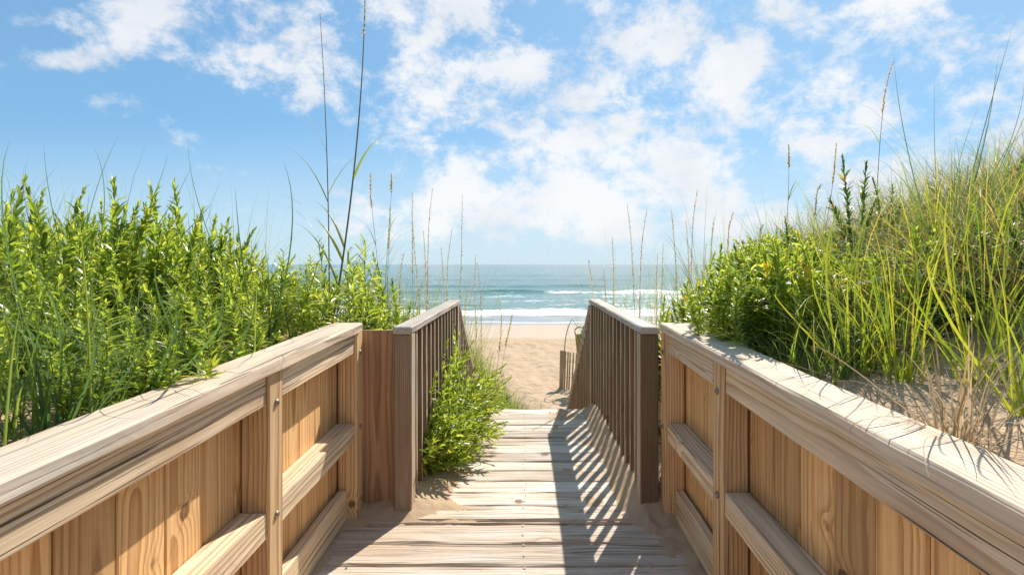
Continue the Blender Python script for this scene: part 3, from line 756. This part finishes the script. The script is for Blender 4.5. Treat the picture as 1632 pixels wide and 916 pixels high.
# bush growing through the left railing over the deck
bush = empty('leafy_bush', (-.62, 3.25, 0)); f = MB(); s_ = MB()
random.seed(11)
for k in range(150):
    b0 = Vector((uni(-.14, .02), uni(-.45, .80), 0.02))
    yy_ = b0.y + uni(-.12, .12)
    f_ = sstep(-.55, .05, yy_)
    reach = uni(.06, .25 + .29 * f_); hz = uni(.12, .38 + .46 * f_)
    tip = Vector((reach, yy_, hz * (1 - .45 * reach / .5)))
    leafy_stem(f, s_, b0, tip, .078, 28, start=.25, lean=.15, r0=.003, curl=.35)
for k in range(5):
    b0 = Vector((-.05, uni(-.4, .1), .1)); tip = b0 + Vector((uni(.05, .12), uni(-.1, .1), uni(.25, .55)))
    leafy_stem(f, s_, b0, tip, .055, 18, start=.5, lean=.1, r0=.003)
f.build('foliage', M['leaf'], bush); s_.build('stem', M['stemred'], bush)
tag(bush, 'bright green leafy bush spilling through the left balusters onto the deck', 'bush')

# right bank
random.seed(31)
for i in range(120):                               # bright leafy group near the wall end
    y_ = uni(1.9, 3.3); x = uni(.86, 1.35) * (y_ / 2.4) ** .5
    px = VX + F * x / y_
    if not 1052 < px < 1330: continue
    gz = ground(x, y_); top = 1.04 + .33 * min(1, max(0, (px - 1060) / 170)) * (y_ / 2.5) + uni(-.16, .05)
    H = max(.2, top - gz)
    place(random.choice(PL), (x, y_, gz), uni(0, 6.28), (H / .62 * .5 + .45, H / .62), 'bright leafy stem behind the right wall, ' + ('next to the mossy railing' if px < 1130 else 'behind the second post' if px < 1180 else 'below the apart dark spike' if px < 1240 else 'where the grass begins') + (', front row' if y_ < 2.3 else ', middle row' if y_ < 2.8 else ', back row'), 'plant', 'leafy stems behind the right wall end', (uni(-.1, .1), uni(-.15, .1)))
spots = [(1355, 250, 2.6), (1392, 285, 2.7), (1375, 320, 2.4), (1420, 330, 2.6), (1262, 345, 2.7), (1290, 372, 2.6), (1310, 400, 2.5), (1340, 360, 2.9), (1240, 400, 2.8),
         (1625, 225, 2.5), (1600, 260, 2.7), (1620, 300, 2.3), (1450, 400, 2.6), (1500, 380, 2.8), (1560, 350, 2.6), (1185, 400, 2.9), (1155, 435, 2.6)]
for i, (px, py, y_) in enumerate(spots):
    p = at(px, py, y_); gz = ground(p.x, y_); H = max(.2, p.z - gz)
    place(random.choice(PD), (p.x, y_, gz), uni(0, 6.28), (H / .62 * .5 + .45, H / .62), ['tallest dark leafy spike of the right bank against the clouds', 'dark leafy spike right of the tallest one', 'dark leafy spike just below the tallest one', 'dark leafy spike leaning behind the tallest pair', 'dark leafy spike standing apart left of the tallest ones', 'short dark leafy spike right of the one standing apart', 'short dark leafy spike midway between the apart one and the tallest', 'dark leafy spike set back below the tallest pair', 'dark leafy spike at the left shoulder of the right bank', 'highest dark leafy spike at the right picture edge', 'second dark leafy spike from the right picture edge', 'lower dark leafy spike at the right picture edge', 'dark leafy stem in the grass right of the tallest spikes', 'dark leafy stem in the middle of the right bank', 'dark leafy stem between the bank middle and the right edge', 'leafy spike low beside the feathery sea oats', 'leftmost dark leafy spike next to the right group of sea oats'][i], 'plant', 'dark leafy stems in the right bank', (uni(-.06, .06), uni(-.08, .08)))

for i in range(74):
    px = uni(1210, 1660); y_ = uni(1.55, 2.9); lo = lerp(405, 300, (px - 1210) / 450)
    if (px - VX) * y_ / F < 1.0: continue
    z_ = 'upper' if y_ > 2.4 else 'lower'
    p = at(px, lo + uni(0, 110), y_); gz = ground(p.x, y_); H = max(.2, min(.6, p.z - gz))
    sd_ = 'left' if px < 1430 else 'right'
    place(random.choice(PD if rnd() < .6 else PL), (p.x, y_, gz), uni(0, 6.28), (H / .62 * .5 + .5, H / .62), 'leafy stem tangled in the %s %s part of the right grass bank' % (z_, sd_), 'plant', 'leafy stems tangled in the right bank, %s %s' % (z_, sd_), (uni(-.3, .3), uni(-.35, .2)))

# grass --------------------------------------------------------------
def blade(m_, base, d, L, w, droop, n=6, c=None):
    base = Vector(base); d = Vector(d).normalized(); hz = Vector((d.x, d.y, 0)); hz = hz.normalized() if hz.length > .01 else Vector((1, 0, 0))
    pts = []; p = base.copy(); cd = d.copy()
    for i in range(n + 1):
        pts.append(p.copy()); p = p + cd * (L / n); cd = (cd + (hz * .6 + Vector((0, 0, -1))) * droop / n * (i / n + .3)).normalized()
    ws = [w * (1 - (i / n) ** 1.8) * (.7 if i == 0 else 1) + .0004 for i in range(n + 1)]
    side = hz.cross(Vector((0, 0, 1))); a = uni(-1.2, 1.2); side = (side * math.cos(a) + Vector((0, 0, 1)) * math.sin(a) * .4 + hz * math.sin(a) * .6)
    m_.ribbon(pts, ws, side, .3, rnd() if c is None else c)
def tuft(m_, base, n, L, w, spread=.5, droop=.9, r=.04, cfun=None):
    for k in range(n):
        a = uni(0, 6.28); s1 = abs(random.gauss(0, spread)); b_ = (base[0] + math.cos(a) * r * rnd(), base[1] + math.sin(a) * r * rnd(), base[2] - .01)
        blade(m_, b_, (math.cos(a) * s1, math.sin(a) * s1, 1), L * uni(.45, 1.1), w * uni(.6, 1.2), droop * uni(.4, 1.6), 6, cfun() if cfun else None)
random.seed(41)
# right bank mass: dry tangle + green
md = MB(); mg = MB()
for i in range(1150):
    y_ = uni(1.25, 5.6); x = uni(.95, .95 + y_ * 1.05)
    px = VX + F * x / y_
    if px < 1150 + (20 if y_ < 3 else 0) or px > 1720: continue
    if y_ < 1.9 and x < 1.25 and rnd() < (.35 if px < 1400 else .88): continue
    gz = ground(x, y_)
    if y_ < 2.2 and gz > CAMZ - .05 and rnd() < .3: continue
    lim = .52 if x > 1.6 else lerp(.30, .5, (x - .95) / .65)
    tuft(mg, (x, y_, gz), 15, lim, .0034, .75, 1.5, .06, lambda: rnd() * .97)
    if rnd() < .9: tuft(md, (x + .05, y_, gz), 12, lim * .92, .0034, .85, 1.4, .08)
for i in range(70):                              # right behind the wall cap
    y_ = uni(1.45, 2.2); x = uni(.86, 1.15); px = VX + F * x / y_
    if px > 1420: continue
    tuft(mg, (x, y_, ground(x, y_)), 11, uni(.14, .34), .0042, .6, 1.3, .05, lambda: rnd() * .8)
for i in range(150):                             # towards the shore on the right
    y_ = uni(2.9, 8.5); x = uni(.85, 3.4)
    px = VX + F * x / y_
    if not 975 < px < 1250 or (y_ > 4.3 and x < 1.3): continue
    tuft(mg, (x, y_, ground(x, y_)), 22, uni(.5, .95), .0040, .45, 1.1, .07, lambda: rnd() * .8)
for i in range(260):                             # bank beyond the right picture edge
    y_ = uni(.5, 4.5); x = uni(1.35, 5.2); px = VX + F * x / y_
    if not 1715 < px < 4200 or ground(x, y_) > 1.9: continue
    tuft(mg, (x, y_, ground(x, y_)), 12, .5, .0045, .6, 1.2, .08, lambda: rnd() * .84)
for i in range(160):                             # bank beyond the left picture edge
    y_ = uni(.3, 3.5); x = -uni(1.3, 5.0); px = VX + F * x / y_
    if px > -60: continue
    tuft(mg, (x, y_, ground(x, y_)), 12, .5, .0045, .6, 1.2, .08, lambda: rnd() * .7)
o = mg.build('dune_grass', M['grass']); tag(o, 'tangled green dune grass covering the dune banks', 'grass', kind='stuff')
o = md.build('dry_grass', M['dry']); tag(o, 'dry brown grass lying low on the right bank', 'grass', kind='stuff')
# wiry haze of thin blades above the left bank and behind it
ml = MB()
for i in range(330):
    y_ = uni(2.3, 5.2); x = -uni(1.0, 1.05 * y_ + .2); px = VX + F * x / y_
    if not -60 < px < 640: continue
    gz = ground(x, y_); lim = .75 if px < 420 else (.42 if px < 560 else .32)
    tuft(ml, (x, y_, gz), 5, lim * uni(.8, 1.15), .0032, .30, .9, .05, lambda: rnd() * .7)
for i in range(120):                              # by the left wall cap
    y_ = uni(.85, 2.0); x = -uni(.98, 1.5); tuft(ml, (x, y_, ground(x, y_)), 4, uni(.25, .55), .0055, .6, 1.0, .05, lambda: rnd() * .6)
o = ml.build('dune_grass', M['grass']); tag(o, 'thin blue green grass blades rising through the left bank plants', 'grass', kind='stuff')
# tufts behind the left railing and round the foot of the stairs
mt = MB(); mg2 = MB()
for i in range(420):
    y_ = uni(4.6, 9.9); e = -.72 + .80 * sstep(6.8, 8.8, y_) - .5 * sstep(9.2, 10, y_); x = e + .24 - abs(random.gauss(0, .62))
    px = VX + F * x / y_
    if px < 610: continue
    gz = ground(x, y_); tuft(mt, (x, y_, gz), 20, uni(.35, .72), .0075, .55, 1.1, .10, lambda: rnd() * .68)
for i in range(120):
    y_ = uni(2.75, 5.4); x = -uni(.74, 1.9); px = VX + F * x / y_
    if px < 560: continue
    tuft(mt, (x, y_, ground(x, y_)), 18, uni(.4, .8), .0040, .45, 1.1, .06, lambda: rnd() * .85)
for i in range(150):
    y_ = uni(4.7, 7.0); px = uni(600, 765); x = (px - VX) * y_ / F; gz = ground(x, y_)
    if x > -.72: continue
    H = CAMZ + (421 - uni(405, 500)) * y_ / F - gz
    for k in range(7): blade(mt, (x + uni(-.05, .05), y_ + uni(-.05, .05), gz), (uni(-.16, .2), uni(-.1, .1), 1), max(.3, H * uni(.7, 1.15)), .0045, uni(.2, .9), 8, rnd() * .9)
for i in range(190):
    y_ = uni(4.7, 7.0); px = uni(955, 1230); x = (px - VX) * y_ / F; gz = ground(x, y_)
    if x < .76: continue
    H = CAMZ + (421 - uni(385, 490)) * y_ / F - gz
    for k in range(7): blade(mg2, (x + uni(-.05, .05), y_ + uni(-.05, .05), gz), (uni(-.2, .16), uni(-.1, .1), 1), max(.3, H * uni(.7, 1.15)), .0045, uni(.2, .9), 8, rnd() * .95)
o = mg2.build('dune_grass', M['grass']); tag(o, 'wispy thin dune grass beyond the right railing before the sea', 'grass', kind='stuff')
o = mt.build('dune_grass', M['grass']); tag(o, 'green dune grass beside the stairs on the left', 'grass', kind='stuff')
# leaf litter / straw on right sand
mlit = MB()
for i in range(330):
    y_ = uni(.7, 2.4); x = uni(.83, 1.5); gz = ground(x, y_); a = uni(0, 6.28)
    blade(mlit, (x, y_, gz + .006), (math.cos(a), math.sin(a), uni(.02, .35)), uni(.06, .28), .0026, .25, 4)
for i in range(260):
    y_ = uni(.9, 2.2); x = -uni(.97, 1.6); gz = ground(x, y_); a = uni(0, 6.28)
    blade(mlit, (x, y_, gz + .006), (math.cos(a), math.sin(a), uni(.02, .3)), uni(.05, .18), .003, .25, 4)
o = mlit.build('dry_straw', M['straw']); tag(o, 'dry straw scattered over the sand behind the wall caps', 'straw', kind='stuff')

# individual clumps -----------------------------------------------------
def clump(name, label, cat, mat, base, blades, group=None, tuftn=0, tl=.3):
    """base (x, y); blades: (tip px, tip py, width, bow)"""
    x, y_ = base; gz = ground(x, y_); m_ = MB()
    for (tx, ty, dy, w, bow) in blades:
        w = w * (.62 if mat == 'gold' else 1); tip = at(tx, ty, y_ + dy); b0 = Vector((x + uni(-.03, .03), y_ + uni(-.03, .03), gz - .01))
        ctrl = b0.lerp(tip, .55) + Vector((bow * 1.5, 0, abs(bow) * .9 + .05))
        n = 10; pts = []
        for i in range(n + 1):
            t = i / n; pts.append(b0 * (1 - t) ** 2 + ctrl * 2 * t * (1 - t) + tip * t * t)
        ws = [w * (1 - (i / n) ** 2.2) * (.75 if i == 0 else 1) + .0005 for i in range(n + 1)]
        m_.ribbon([p - Vector((x, y_, gz)) for p in pts], ws, Vector((1, uni(-.5, .5), 0)), .3, uni(.1, .75))
    if tuftn: 
        tuft(m_, (0, 0, 0), int(tuftn * 1.8), tl * 1.25, .0045, .50, 1.3, .06, lambda: rnd() * .9)
    o = m_.build(name, M[mat]); o.location = (x, y_, gz); tag(o, label, cat, group); return o
random.seed(55)
YG = 'yellow green grass clumps behind the right wall'
clump('grass_clump', 'broad yellow green grass clump leaning over the middle of the right wall', 'grass clump', 'gold', (.98, 1.52), [(1340, 330, .1, .011, -.06), (1400, 300, .1, .007, -.05), (1395, 420, 0, .012, .02), (1300, 430, -.1, .009, -.06), (1465, 330, .1, .010, .04), (1240, 470, 0, .007, -.10), (1350, 440, -.05, .012, 0)], YG, 14, .35)
clump('grass_clump', 'tall yellow green grass clump rising left of the bare sand on the right', 'grass clump', 'gold', (1.02, 1.38), [(1430, 330, .15, .010, .06), (1500, 360, 0, .014, .02), (1380, 380, 0, .012, -.03), (1560, 300, .1, .012, .05), (1480, 470, -.1, .012, 0), (1290, 395, -.05, .008, -.12), (1610, 440, 0, .010, .10)], YG, 14, .38)
clump('grass_clump', 'yellow green grass clump in front of the bare sand on the right', 'grass clump', 'gold', (1.08, 1.22), [(1520, 290, .1, .009, -.06), (1600, 330, .2, .010, .05), (1650, 370, 0, .012, .08), (1530, 360, 0, .013, -.05), (1450, 420, -.1, .010, -.1), (1700, 330, 0, .010, .1)], YG, 16, .36)
clump('grass_clump', 'rightmost yellow green grass clump at the picture edge with reddish stems', 'grass clump', 'gold', (1.05, 1.06), [(1575, 230, .3, .006, -.06), (1620, 330, .2, .010, -.05), (1660, 210, .1, .012, .02), (1560, 330, 0, .010, -.08), (1680, 400, 0, .012, .1), (1500, 400, 0, .008, -.12)], YG, 18, .34)
clump('grass_clump', 'thin yellow green grass clump behind the bright leafy plants on the right', 'grass clump', 'gold', (1.05, 1.85), [(1260, 380, 0, .007, -.05), (1230, 430, 0, .007, -.08), (1330, 330, .1, .008, .0), (1380, 360, .1, .009, .05), (1200, 500, -.1, .006, -.08)], YG, 18, .34)
clump('grass_clump', 'dense yellow green grass clump high on the right bank', 'grass clump', 'gold', (1.6, 1.9), [(1480, 260, 0, .009, -.05), (1560, 240, 0, .010, 0), (1600, 280, .1, .009, .05), (1440, 330, 0, .010, -.08)], YG, 30, .42)
clump('grass_clump', 'drooping yellow green grass clump midway up the right bank', 'grass clump', 'gold', (1.35, 1.75), [(1420, 250, .1, .008, -.02), (1500, 300, .1, .011, .03), (1360, 400, 0, .009, -.12), (1560, 400, 0, .011, .12)], YG, 26, .36)
for q_, (x, y_, side_) in enumerate([(1.15, 1.6, 'behind the second one'), (1.3, 1.45, 'up the sand slope'), (1.22, 1.95, 'near the dark leafy spikes'), (1.75, 2.2, 'high near the right edge')]):
    m_ = MB(); gz = ground(x, y_); tuft(m_, (0, 0, 0), 46, .62, .0038, .55, 1.7, .07, lambda: rnd() * .95)
    o = m_.build('grass_clump', M['gold']); o.location = (x, y_, gz); tag(o, 'fine arching yellow green grass clump ' + side_, 'grass clump', YG)
# thin arching dark blades right
clump('grass_clump', 'dark thin arching grass reaching high into the sky on the right', 'grass clump', 'blue', (1.75, 2.1), [(1425, 90, 0, .004, -.05), (1490, 130, .1, .004, -.02), (1520, 215, 0, .004, .05), (1590, 90, .2, .004, .05), (1632, 130, .2, .004, .1), (1560, 170, 0, .004, -.03), (1615, 40, .3, .004, 0)], None, 14, .7)
# left: dark wide blades by the cap
LG = 'long dark green grass clumps behind the left wall'
clump('grass_clump', 'dark green grass clump leaning over the left wall cap near the picture edge', 'grass clump', 'blue', (-1.02, 1.12), [(15, 225, 0, .006, -.09), (-20, 420, 0, .006, -.09), (50, 430, .1, .007, .06), (120, 520, 0, .007, .08), (190, 560, 0, .006, .12), (-10, 560, 0, .006, -.1), (20, 510, 0, .009, .05)], LG, 12, .28)
clump('grass_clump', 'arching green grass clump between the left wall and the leafy bank', 'grass clump', 'blue', (-1.05, 1.35), [(60, 400, 0, .007, -.10), (150, 440, 0, .007, -.06), (210, 340, .1, .006, .06), (265, 480, 0, .007, .09), (330, 520, -.1, .006, .14)], LG, 12, .28)
clump('grass_clump', 'long green grass clump behind the middle of the left wall cap', 'grass clump', 'blue', (-1.03, 1.65), [(300, 340, .1, .007, -.02), (360, 420, 0, .008, .02), (250, 420, 0, .008, -.08), (400, 470, 0, .007, .08)], LG, 12, .26)
clump('grass_clump', 'tall curved single grass blade clump standing near the left wall end', 'grass clump', 'blue', (-1.12, 2.2), [(450, 255, 0, .010, .10), (300, 230, .2, .005, -.1), (375, 300, .1, .006, -.02), (420, 380, 0, .006, .02)], LG, 8, .3)
clump('grass_clump', 'thin arching grass clump over the tallest left shrubs', 'grass clump', 'blue', (-2.0, 2.3), [(190, 215, 0, .005, -.05), (150, 235, 0, .005, .1), (70, 230, 0, .005, -.05), (268, 245, .1, .005, .08), (40, 260, 0, .005, -.1), (340, 320, 0, .004, .15), (305, 265, 0, .004, .1)], LG, 12, .6)
# dead looking thin culm bending off the right cap
clump('dry_grass_clump', 'dry straw coloured grass clump hanging over the near end of the right wall', 'grass clump', 'straw', (.86, 1.02), [(1380, 690, -.1, .003, -.05), (1530, 860, -.2, .003, -.02), (1300, 560, .0, .003, -.1), (1440, 560, 0, .003, -.02), (1600, 560, 0, .003, .02), (1480, 760, -.25, .003, -.04), (1350, 720, -.05, .003, -.08)], None, 26, .22)

# sea oats ---------------------------------------------------------------
def sea_oat(label, top, basex, Y, dY=0.0, bow=0.0, head=.28, droop=0.0, leaves=2, r=.0030, dense=1.0, dark=False, hw=.010, group='sea oats'):
    tip = at(top[0], top[1], Y + dY); bx = (basex - VX) * Y / F; gz = ground(bx, Y)
    root = empty('sea_oat', (bx, Y, gz)); o_ = Vector((bx, Y, gz)); b0 = Vector((0, 0, -.02)); tp = tip - o_; H = tp.length
    ctrl = b0.lerp(tp, .55) + Vector((bow * H, 0, 0))
    cur = lambda t: b0 * (1 - t) ** 2 + ctrl * 2 * t * (1 - t) + tp * t * t
    n = 18; pts = [cur(i / n) for i in range(n + 1)]
    if droop:
        for i in range(n + 1):
            t = i / n
            if t > .82: pts[i] = pts[i] + Vector((droop * (t - .82) / .18, 0, -abs(droop) * 1.1 * ((t - .82) / .18) ** 2))
    st = MB(); st.tube(pts, [lerp(r, r * .35, i / n) for i in range(n + 1)], 5); st.build('stalk', M['stalkdark' if dark else 'stalk'], root)
    if head:
        hd = MB(); nh = int(70 * dense)
        for k in range(nh):
            t = 1 - head * (k / nh); i = min(n - 1, int(t * n)); f_ = t * n - i; p = pts[i].lerp(pts[i + 1], f_)
            a = uni(0, 6.28); el = uni(.5, 1.3); d = Vector((math.cos(a) * math.cos(el), math.sin(a) * math.cos(el), math.sin(el)))
            if droop and t > .9: d.z = -d.z * .6
            L = hw * uni(1.0, 2.2) * (1 - .4 * (1 - (k / nh)))
            w = L * .42
            hd.ribbon([p, p + d * L * .5, p + d * L], [w * .3, w, w * .05], Vector((-math.sin(a), math.cos(a), .2)), .6, rnd())
        hd.build('seed_head', M['seed'], root, smooth=False)
    for k in range(leaves):
        t = uni(.18, .62); p = cur(t); a = random.choice((0, math.pi)) + uni(-.7, .7); L = H * uni(.12, .26)
        m_ = MB(); blade(m_, p, (math.cos(a) * .45, math.sin(a) * .45, 1), L, max(.003, r * 2.2), 1.2, 8, uni(.2, .6)); m_.build('leaf', M['grass'], root)
    tag(root, label, 'sea oat', group); return root
random.seed(77)
sea_oat('tallest dark sea oat leaning right and leaving the top of the picture', (582, -20), 512, 2.6, bow=.045, head=.14, leaves=8, r=.0062, dark=True, hw=.010, dense=1.2)
sea_oat('tall upright thin sea oat with long straw head beside the tallest leaning one', (510, 22), 524, 2.65, bow=.02, head=.24, leaves=6, r=.0042, dark=True, hw=.007)
SO = [((585, 268), 612, 3.9, .05, .18, 0, 'sea oat leaning left with a slim straw head left of the drooping one'),
      ((628, 272), 612, 4.1, .0, .10, -.02, 'sea oat whose dry head droops to one side against the sky'),
      ((625, 325), 618, 4.3, 0, .3, 0, 'short sea oat close behind the drooping headed one'),
      ((657, 308), 662, 4.5, .01, .3, 0, 'upright sea oat right of the drooping headed one'),
      ((652, 350), 668, 4.4, .02, .45, 0, 'sea oat slightly bowed left over the surf line'),
      ((686, 296), 690, 4.6, 0, .4, 0, 'slender tall sea oat midway between the drooping one and the left rail end'),
      ((735, 308), 712, 4.8, -.01, .4, .01, 'tall golden sea oat leaning right above the left rail end'),
      ((716, 358), 715, 5.0, 0, .4, 0, 'golden sea oat just left of the tall one above the rail end'),
      ((703, 395), 700, 5.2, 0, .4, 0, 'small sea oat with pale head in front of the horizon on the left'),
      ((750, 398), 742, 5.4, .02, .3, .05, 'nodding sea oat just right of the left rail end'),
      ((764, 415), 760, 5.8, 0, .35, 0, 'short straight sea oat over the water right of the left rail'),
      ((800, 468), 768, 7.6, .03, .3, -.05, 'low sea oat bending over the wet sand at the stairs'),
      ((820, 490), 786, 8.2, .02, .3, 0, 'lowest thin sea oat near the open sand path'),
      ((595, 420), 590, 4.6, 0, .4, 0, 'small sea oat at the shoulder of the left plant bank'),
      ((640, 400), 640, 5.0, 0, .35, 0, 'small pale sea oat left of the horizon opening'),
      ((675, 370), 676, 5.2, .01, .35, 0, 'thin sea oat standing between two taller ones on the left'),
      ((745, 440), 735, 6.4, .02, .3, .03, 'small bent sea oat behind the left rail end'),
      ((938, 415), 953, 4.9, .02, .35, 0, 'golden sea oat leaning left above the right rail end'),
      ((957, 422), 970, 4.9, .02, .35, 0, 'short sea oat leaning left next to the right rail end'),
      ((976, 380), 974, 5.2, 0, .3, 0, 'thin upright sea oat over the right rail cap'),
      ((1003, 322), 1022, 4.8, -.02, .35, 0, 'tall sea oat leaning left near the right rail middle'),
      ((1028, 328), 1026, 4.9, 0, .4, 0, 'tall straight sea oat beside the left leaning one at the right'),
      ((1070, 335), 1082, 4.6, .0, .35, 0, 'sea oat with slim head left of the tallest right group'),
      ((1108, 298), 1102, 4.6, 0, .35, 0, 'tallest sea oat of the group left of the leafy right plants'),
      ((1093, 350), 1096, 4.8, 0, .4, 0, 'short sea oat in the middle of the right group'),
      ((1133, 340), 1118, 4.7, 0, .35, .0, 'feathery sea oat right of the tallest in the right group'),
      ((1160, 328), 1140, 4.8, .02, .25, .05, 'sea oat nodding right at the edge of the right group'),
      ((1060, 385), 1060, 5.4, 0, .4, 0, 'small sea oat standing low in front of the horizon at right'),
      ((1045, 400), 1040, 5.5, 0, .35, 0, 'tiny sea oat close to the right rail cap'),
      ((1122, 385), 1120, 5.2, 0, .35, 0, 'small sea oat behind the feathery one'),
      ((1212, 352), 1200, 4.0, .02, .3, 0, 'single sea oat left of the dark leafy spike'),
      ((1257, 232), 1245, 3.5, .01, .12, 0, 'very tall bare sea oat left of the dark leafy spike'),
      ((1333, 228), 1300, 3.4, .02, .25, 0, 'tall sea oat with golden head left of the highest right stalk'),
      ((1302, 285), 1285, 3.5, .02, .3, .03, 'feathery bent sea oat among the dark leafy spikes'),
      ((1418, 92), 1395, 2.9, .01, .22, 0, 'highest sea oat on the right with a dark slim head')]
for (tp, bx, Y, bow, hd, dr, lb) in SO:
    bow += random.choice((-1, 1)) * uni(.015, .05); dr = dr or random.choice((0, .02, -.02, .03)) 
    sea_oat(lb, tp, bx, Y, bow=bow, head=hd * 1.25 + .03, droop=dr, leaves=random.choice((2, 3, 4)), r=.0016 + .0003 * Y, hw=.001 + .0036 * Y, dense=1.5)

# ------------------------------------------------------------------ things on the beach
fn = empty('sand_fence', (.95, 13.2, ground(.95, 13.2))); tag(fn, 'wooden slat sand fence with a broad end post on the beach', 'fence')
g0 = fn.location.z
def Bf(m_, name, mat): 
    for i, v_ in enumerate(m_.v): m_.v[i] = Vector(v_) - fn.location
    return m_.build(name, mat, fn)
YF = 13.2
m_ = MB(); a = at(895.2, 558, YF); m_.board((a.x - .015, YF, g0 - .3), (a.x + .01, YF, a.z), .105, .09, up=(0, 1, 0)); Bf(m_, 'post', M['fence'])
for k, px in enumerate((901.5, 905.5, 909, 914, 919, 924, 929, 934, 939, 944)):
    tp_ = at(px, 559.5 + k * .7, YF - .02 * k); m_ = MB()
    m_.board((tp_.x - .035 - .004 * k, YF - .02 * k, g0 - .12), (tp_.x, YF - .02 * k, tp_.z), .040, .011, up=(0, 1, 0)); Bf(m_, 'slat', M['fence'])
for zz_ in (.28, .68):
    m_ = MB(); m_.tube([(.93 + i * .2, YF - .012 - .03 * i * .6, g0 + zz_) for i in range(5)], [.004] * 5); Bf(m_, 'wire', M['wire'])
# folded beach chair leaning on the fence
YC = 12.8
ch = empty('beach_chair', (1.35, YC, ground(1.35, YC))); tag(ch, 'folded tan beach chair with black curved arm and blue cloth leaning at the fence', 'beach chair')
def Bc(m_, name, mat, smooth=False):
    for i, v_ in enumerate(m_.v): m_.v[i] = Vector(v_) - ch.location
    return m_.build(name, mat, ch, smooth)
m_ = MB()
A = [at(917.5, 533, YC), at(931, 531, YC), at(931, 592, YC), at(924, 610, YC), at(920.5, 570, YC)]
V = [a for a in A] + [a + Vector((0, .05, 0)) for a in A]; n = 5
m_.add(V, [tuple(range(n)), tuple(reversed(range(n, 2 * n)))] + [(i, i + n, (i + 1) % n + n, (i + 1) % n) for i in range(n)]); Bc(m_, 'panel', M['tan'])
m_ = MB(); m_.board(at(917.6, 533, YC - .04), at(925, 612, YC - .04), .035, .03, up=(0, 1, 0)); Bc(m_, 'frame', M['tan'])
m_ = MB(); pts = [at(918 + 0, 534, YC - .02), at(916, 529, YC - .02), at(917, 524.5, YC - .02), at(921, 521.5, YC - .02), at(926, 521, YC - .02), at(931, 523.5, YC - .02), at(935, 527, YC - .02)]
m_.tube(pts, [.015] * 7, 8); Bc(m_, 'arm', M['black'], True)
m_ = MB(); pts = [at(926.5, 537, YC - .1), at(928, 533, YC - .1), at(932, 531.5, YC - .1), at(932, 535, YC - .1), at(928, 538, YC - .1), at(926.5, 537, YC - .1)]
m_.tube(pts, [.014] * 6, 6); Bc(m_, 'strap', M['black'], True)
m_ = MB(); rows = []
for i in range(9):
    t = i / 8; py = lerp(519, 548, t); x0 = lerp(928.5, 924.5, t) + 1.2 * math.sin(i * 1.9)
    for j in range(5):
        p = at(x0 + j * 2.6, py + .6 * math.sin(j * 2 + i), YC - .07 + .02 * math.sin(j * 2.2 + i)); rows.append(p)
m_.add(rows, [(i * 5 + j, i * 5 + j + 1, i * 5 + j + 6, i * 5 + j + 5) for i in range(8) for j in range(4)])
o = m_.build('beach_towel', M['bluecloth'], smooth=True); tag(o, 'bright blue towel hanging on the folded beach chair', 'towel')
md_ = o.modifiers.new('t', 'SOLIDIFY'); md_.thickness = .012
# bent reed beside fence
m_ = MB(); pts = [at(899.5, 566, 12.9), at(900, 550, 12.9), at(902, 535, 12.9), at(906, 520, 12.9), at(910, 511.5, 12.9), at(912, 508.5, 12.9), at(914.5, 512, 12.9), at(921, 521.5, 12.9)]
g1 = ground(pts[0].x, 12.9); pts = [Vector((pts[0].x, 12.9, g1 - .02))] + pts
m_.tube(pts, [.013, .013, .013, .012, .012, .010, .009, .008, .006], 6); o = m_.build('bent_reed', M['stalk'], smooth=True); tag(o, 'long reed bent over sharply beside the sand fence', 'reed')
# turquoise scrap
m_ = MB(); c = at(910, 619, 0.0001); Yt = 10.3; c = Vector(((909 - VX) * Yt / F, Yt, 0)); c.z = ground(c.x, Yt); V = []; F_ = []
for i in range(5):
    for k in range(9):
        th = 2 * math.pi * k / 9; ph_ = i / 4 * math.pi / 2; rr = (.055 + .01 * math.sin(k * 2.1)) * math.cos(ph_); V.append((c.x + rr * math.cos(th) * 1.3, c.y + rr * math.sin(th), c.z - .01 + .055 * math.sin(ph_)))
for i in range(4):
    for k in range(9): F_.append((i * 9 + k, i * 9 + (k + 1) % 9, i * 9 + 9 + (k + 1) % 9, i * 9 + 9 + k))
m_.add(V, F_); o = m_.build('toy_scoop', M['teal'], smooth=True); tag(o, 'small turquoise plastic toy half buried in the beach sand', 'toy')
# vine shoots just beyond the deck edge
for i, (x0, x1, y0, y1, lb) in enumerate([(868, 908, 648, 630, 'thin green grass runner arching over the sand at the deck edge'), (872, 905, 652, 638, 'shorter green grass runner looping beyond the deck edge')]):
    m_ = MB(); Y = 4.75 + .1 * i; pts = []
    a, b_ = at(x1 + 4, y1 - 4, Y), at(x0, y0, Y)
    for k in range(10):
        t = k / 9; pts.append(a.lerp(b_, t) + Vector((0, 0, .035 * math.sin(t * math.pi))))
    pts = [Vector((a.x + .05, Y + .05, ground(a.x + .05, Y + .05)))] + pts
    m_.ribbon(pts, [.006] * 10 + [.001], Vector((0, 1, .3)), .3, .4); o = m_.build('grass_runner', M['gold']); tag(o, lb, 'grass runner')
print('objects', len(bpy.data.objects))
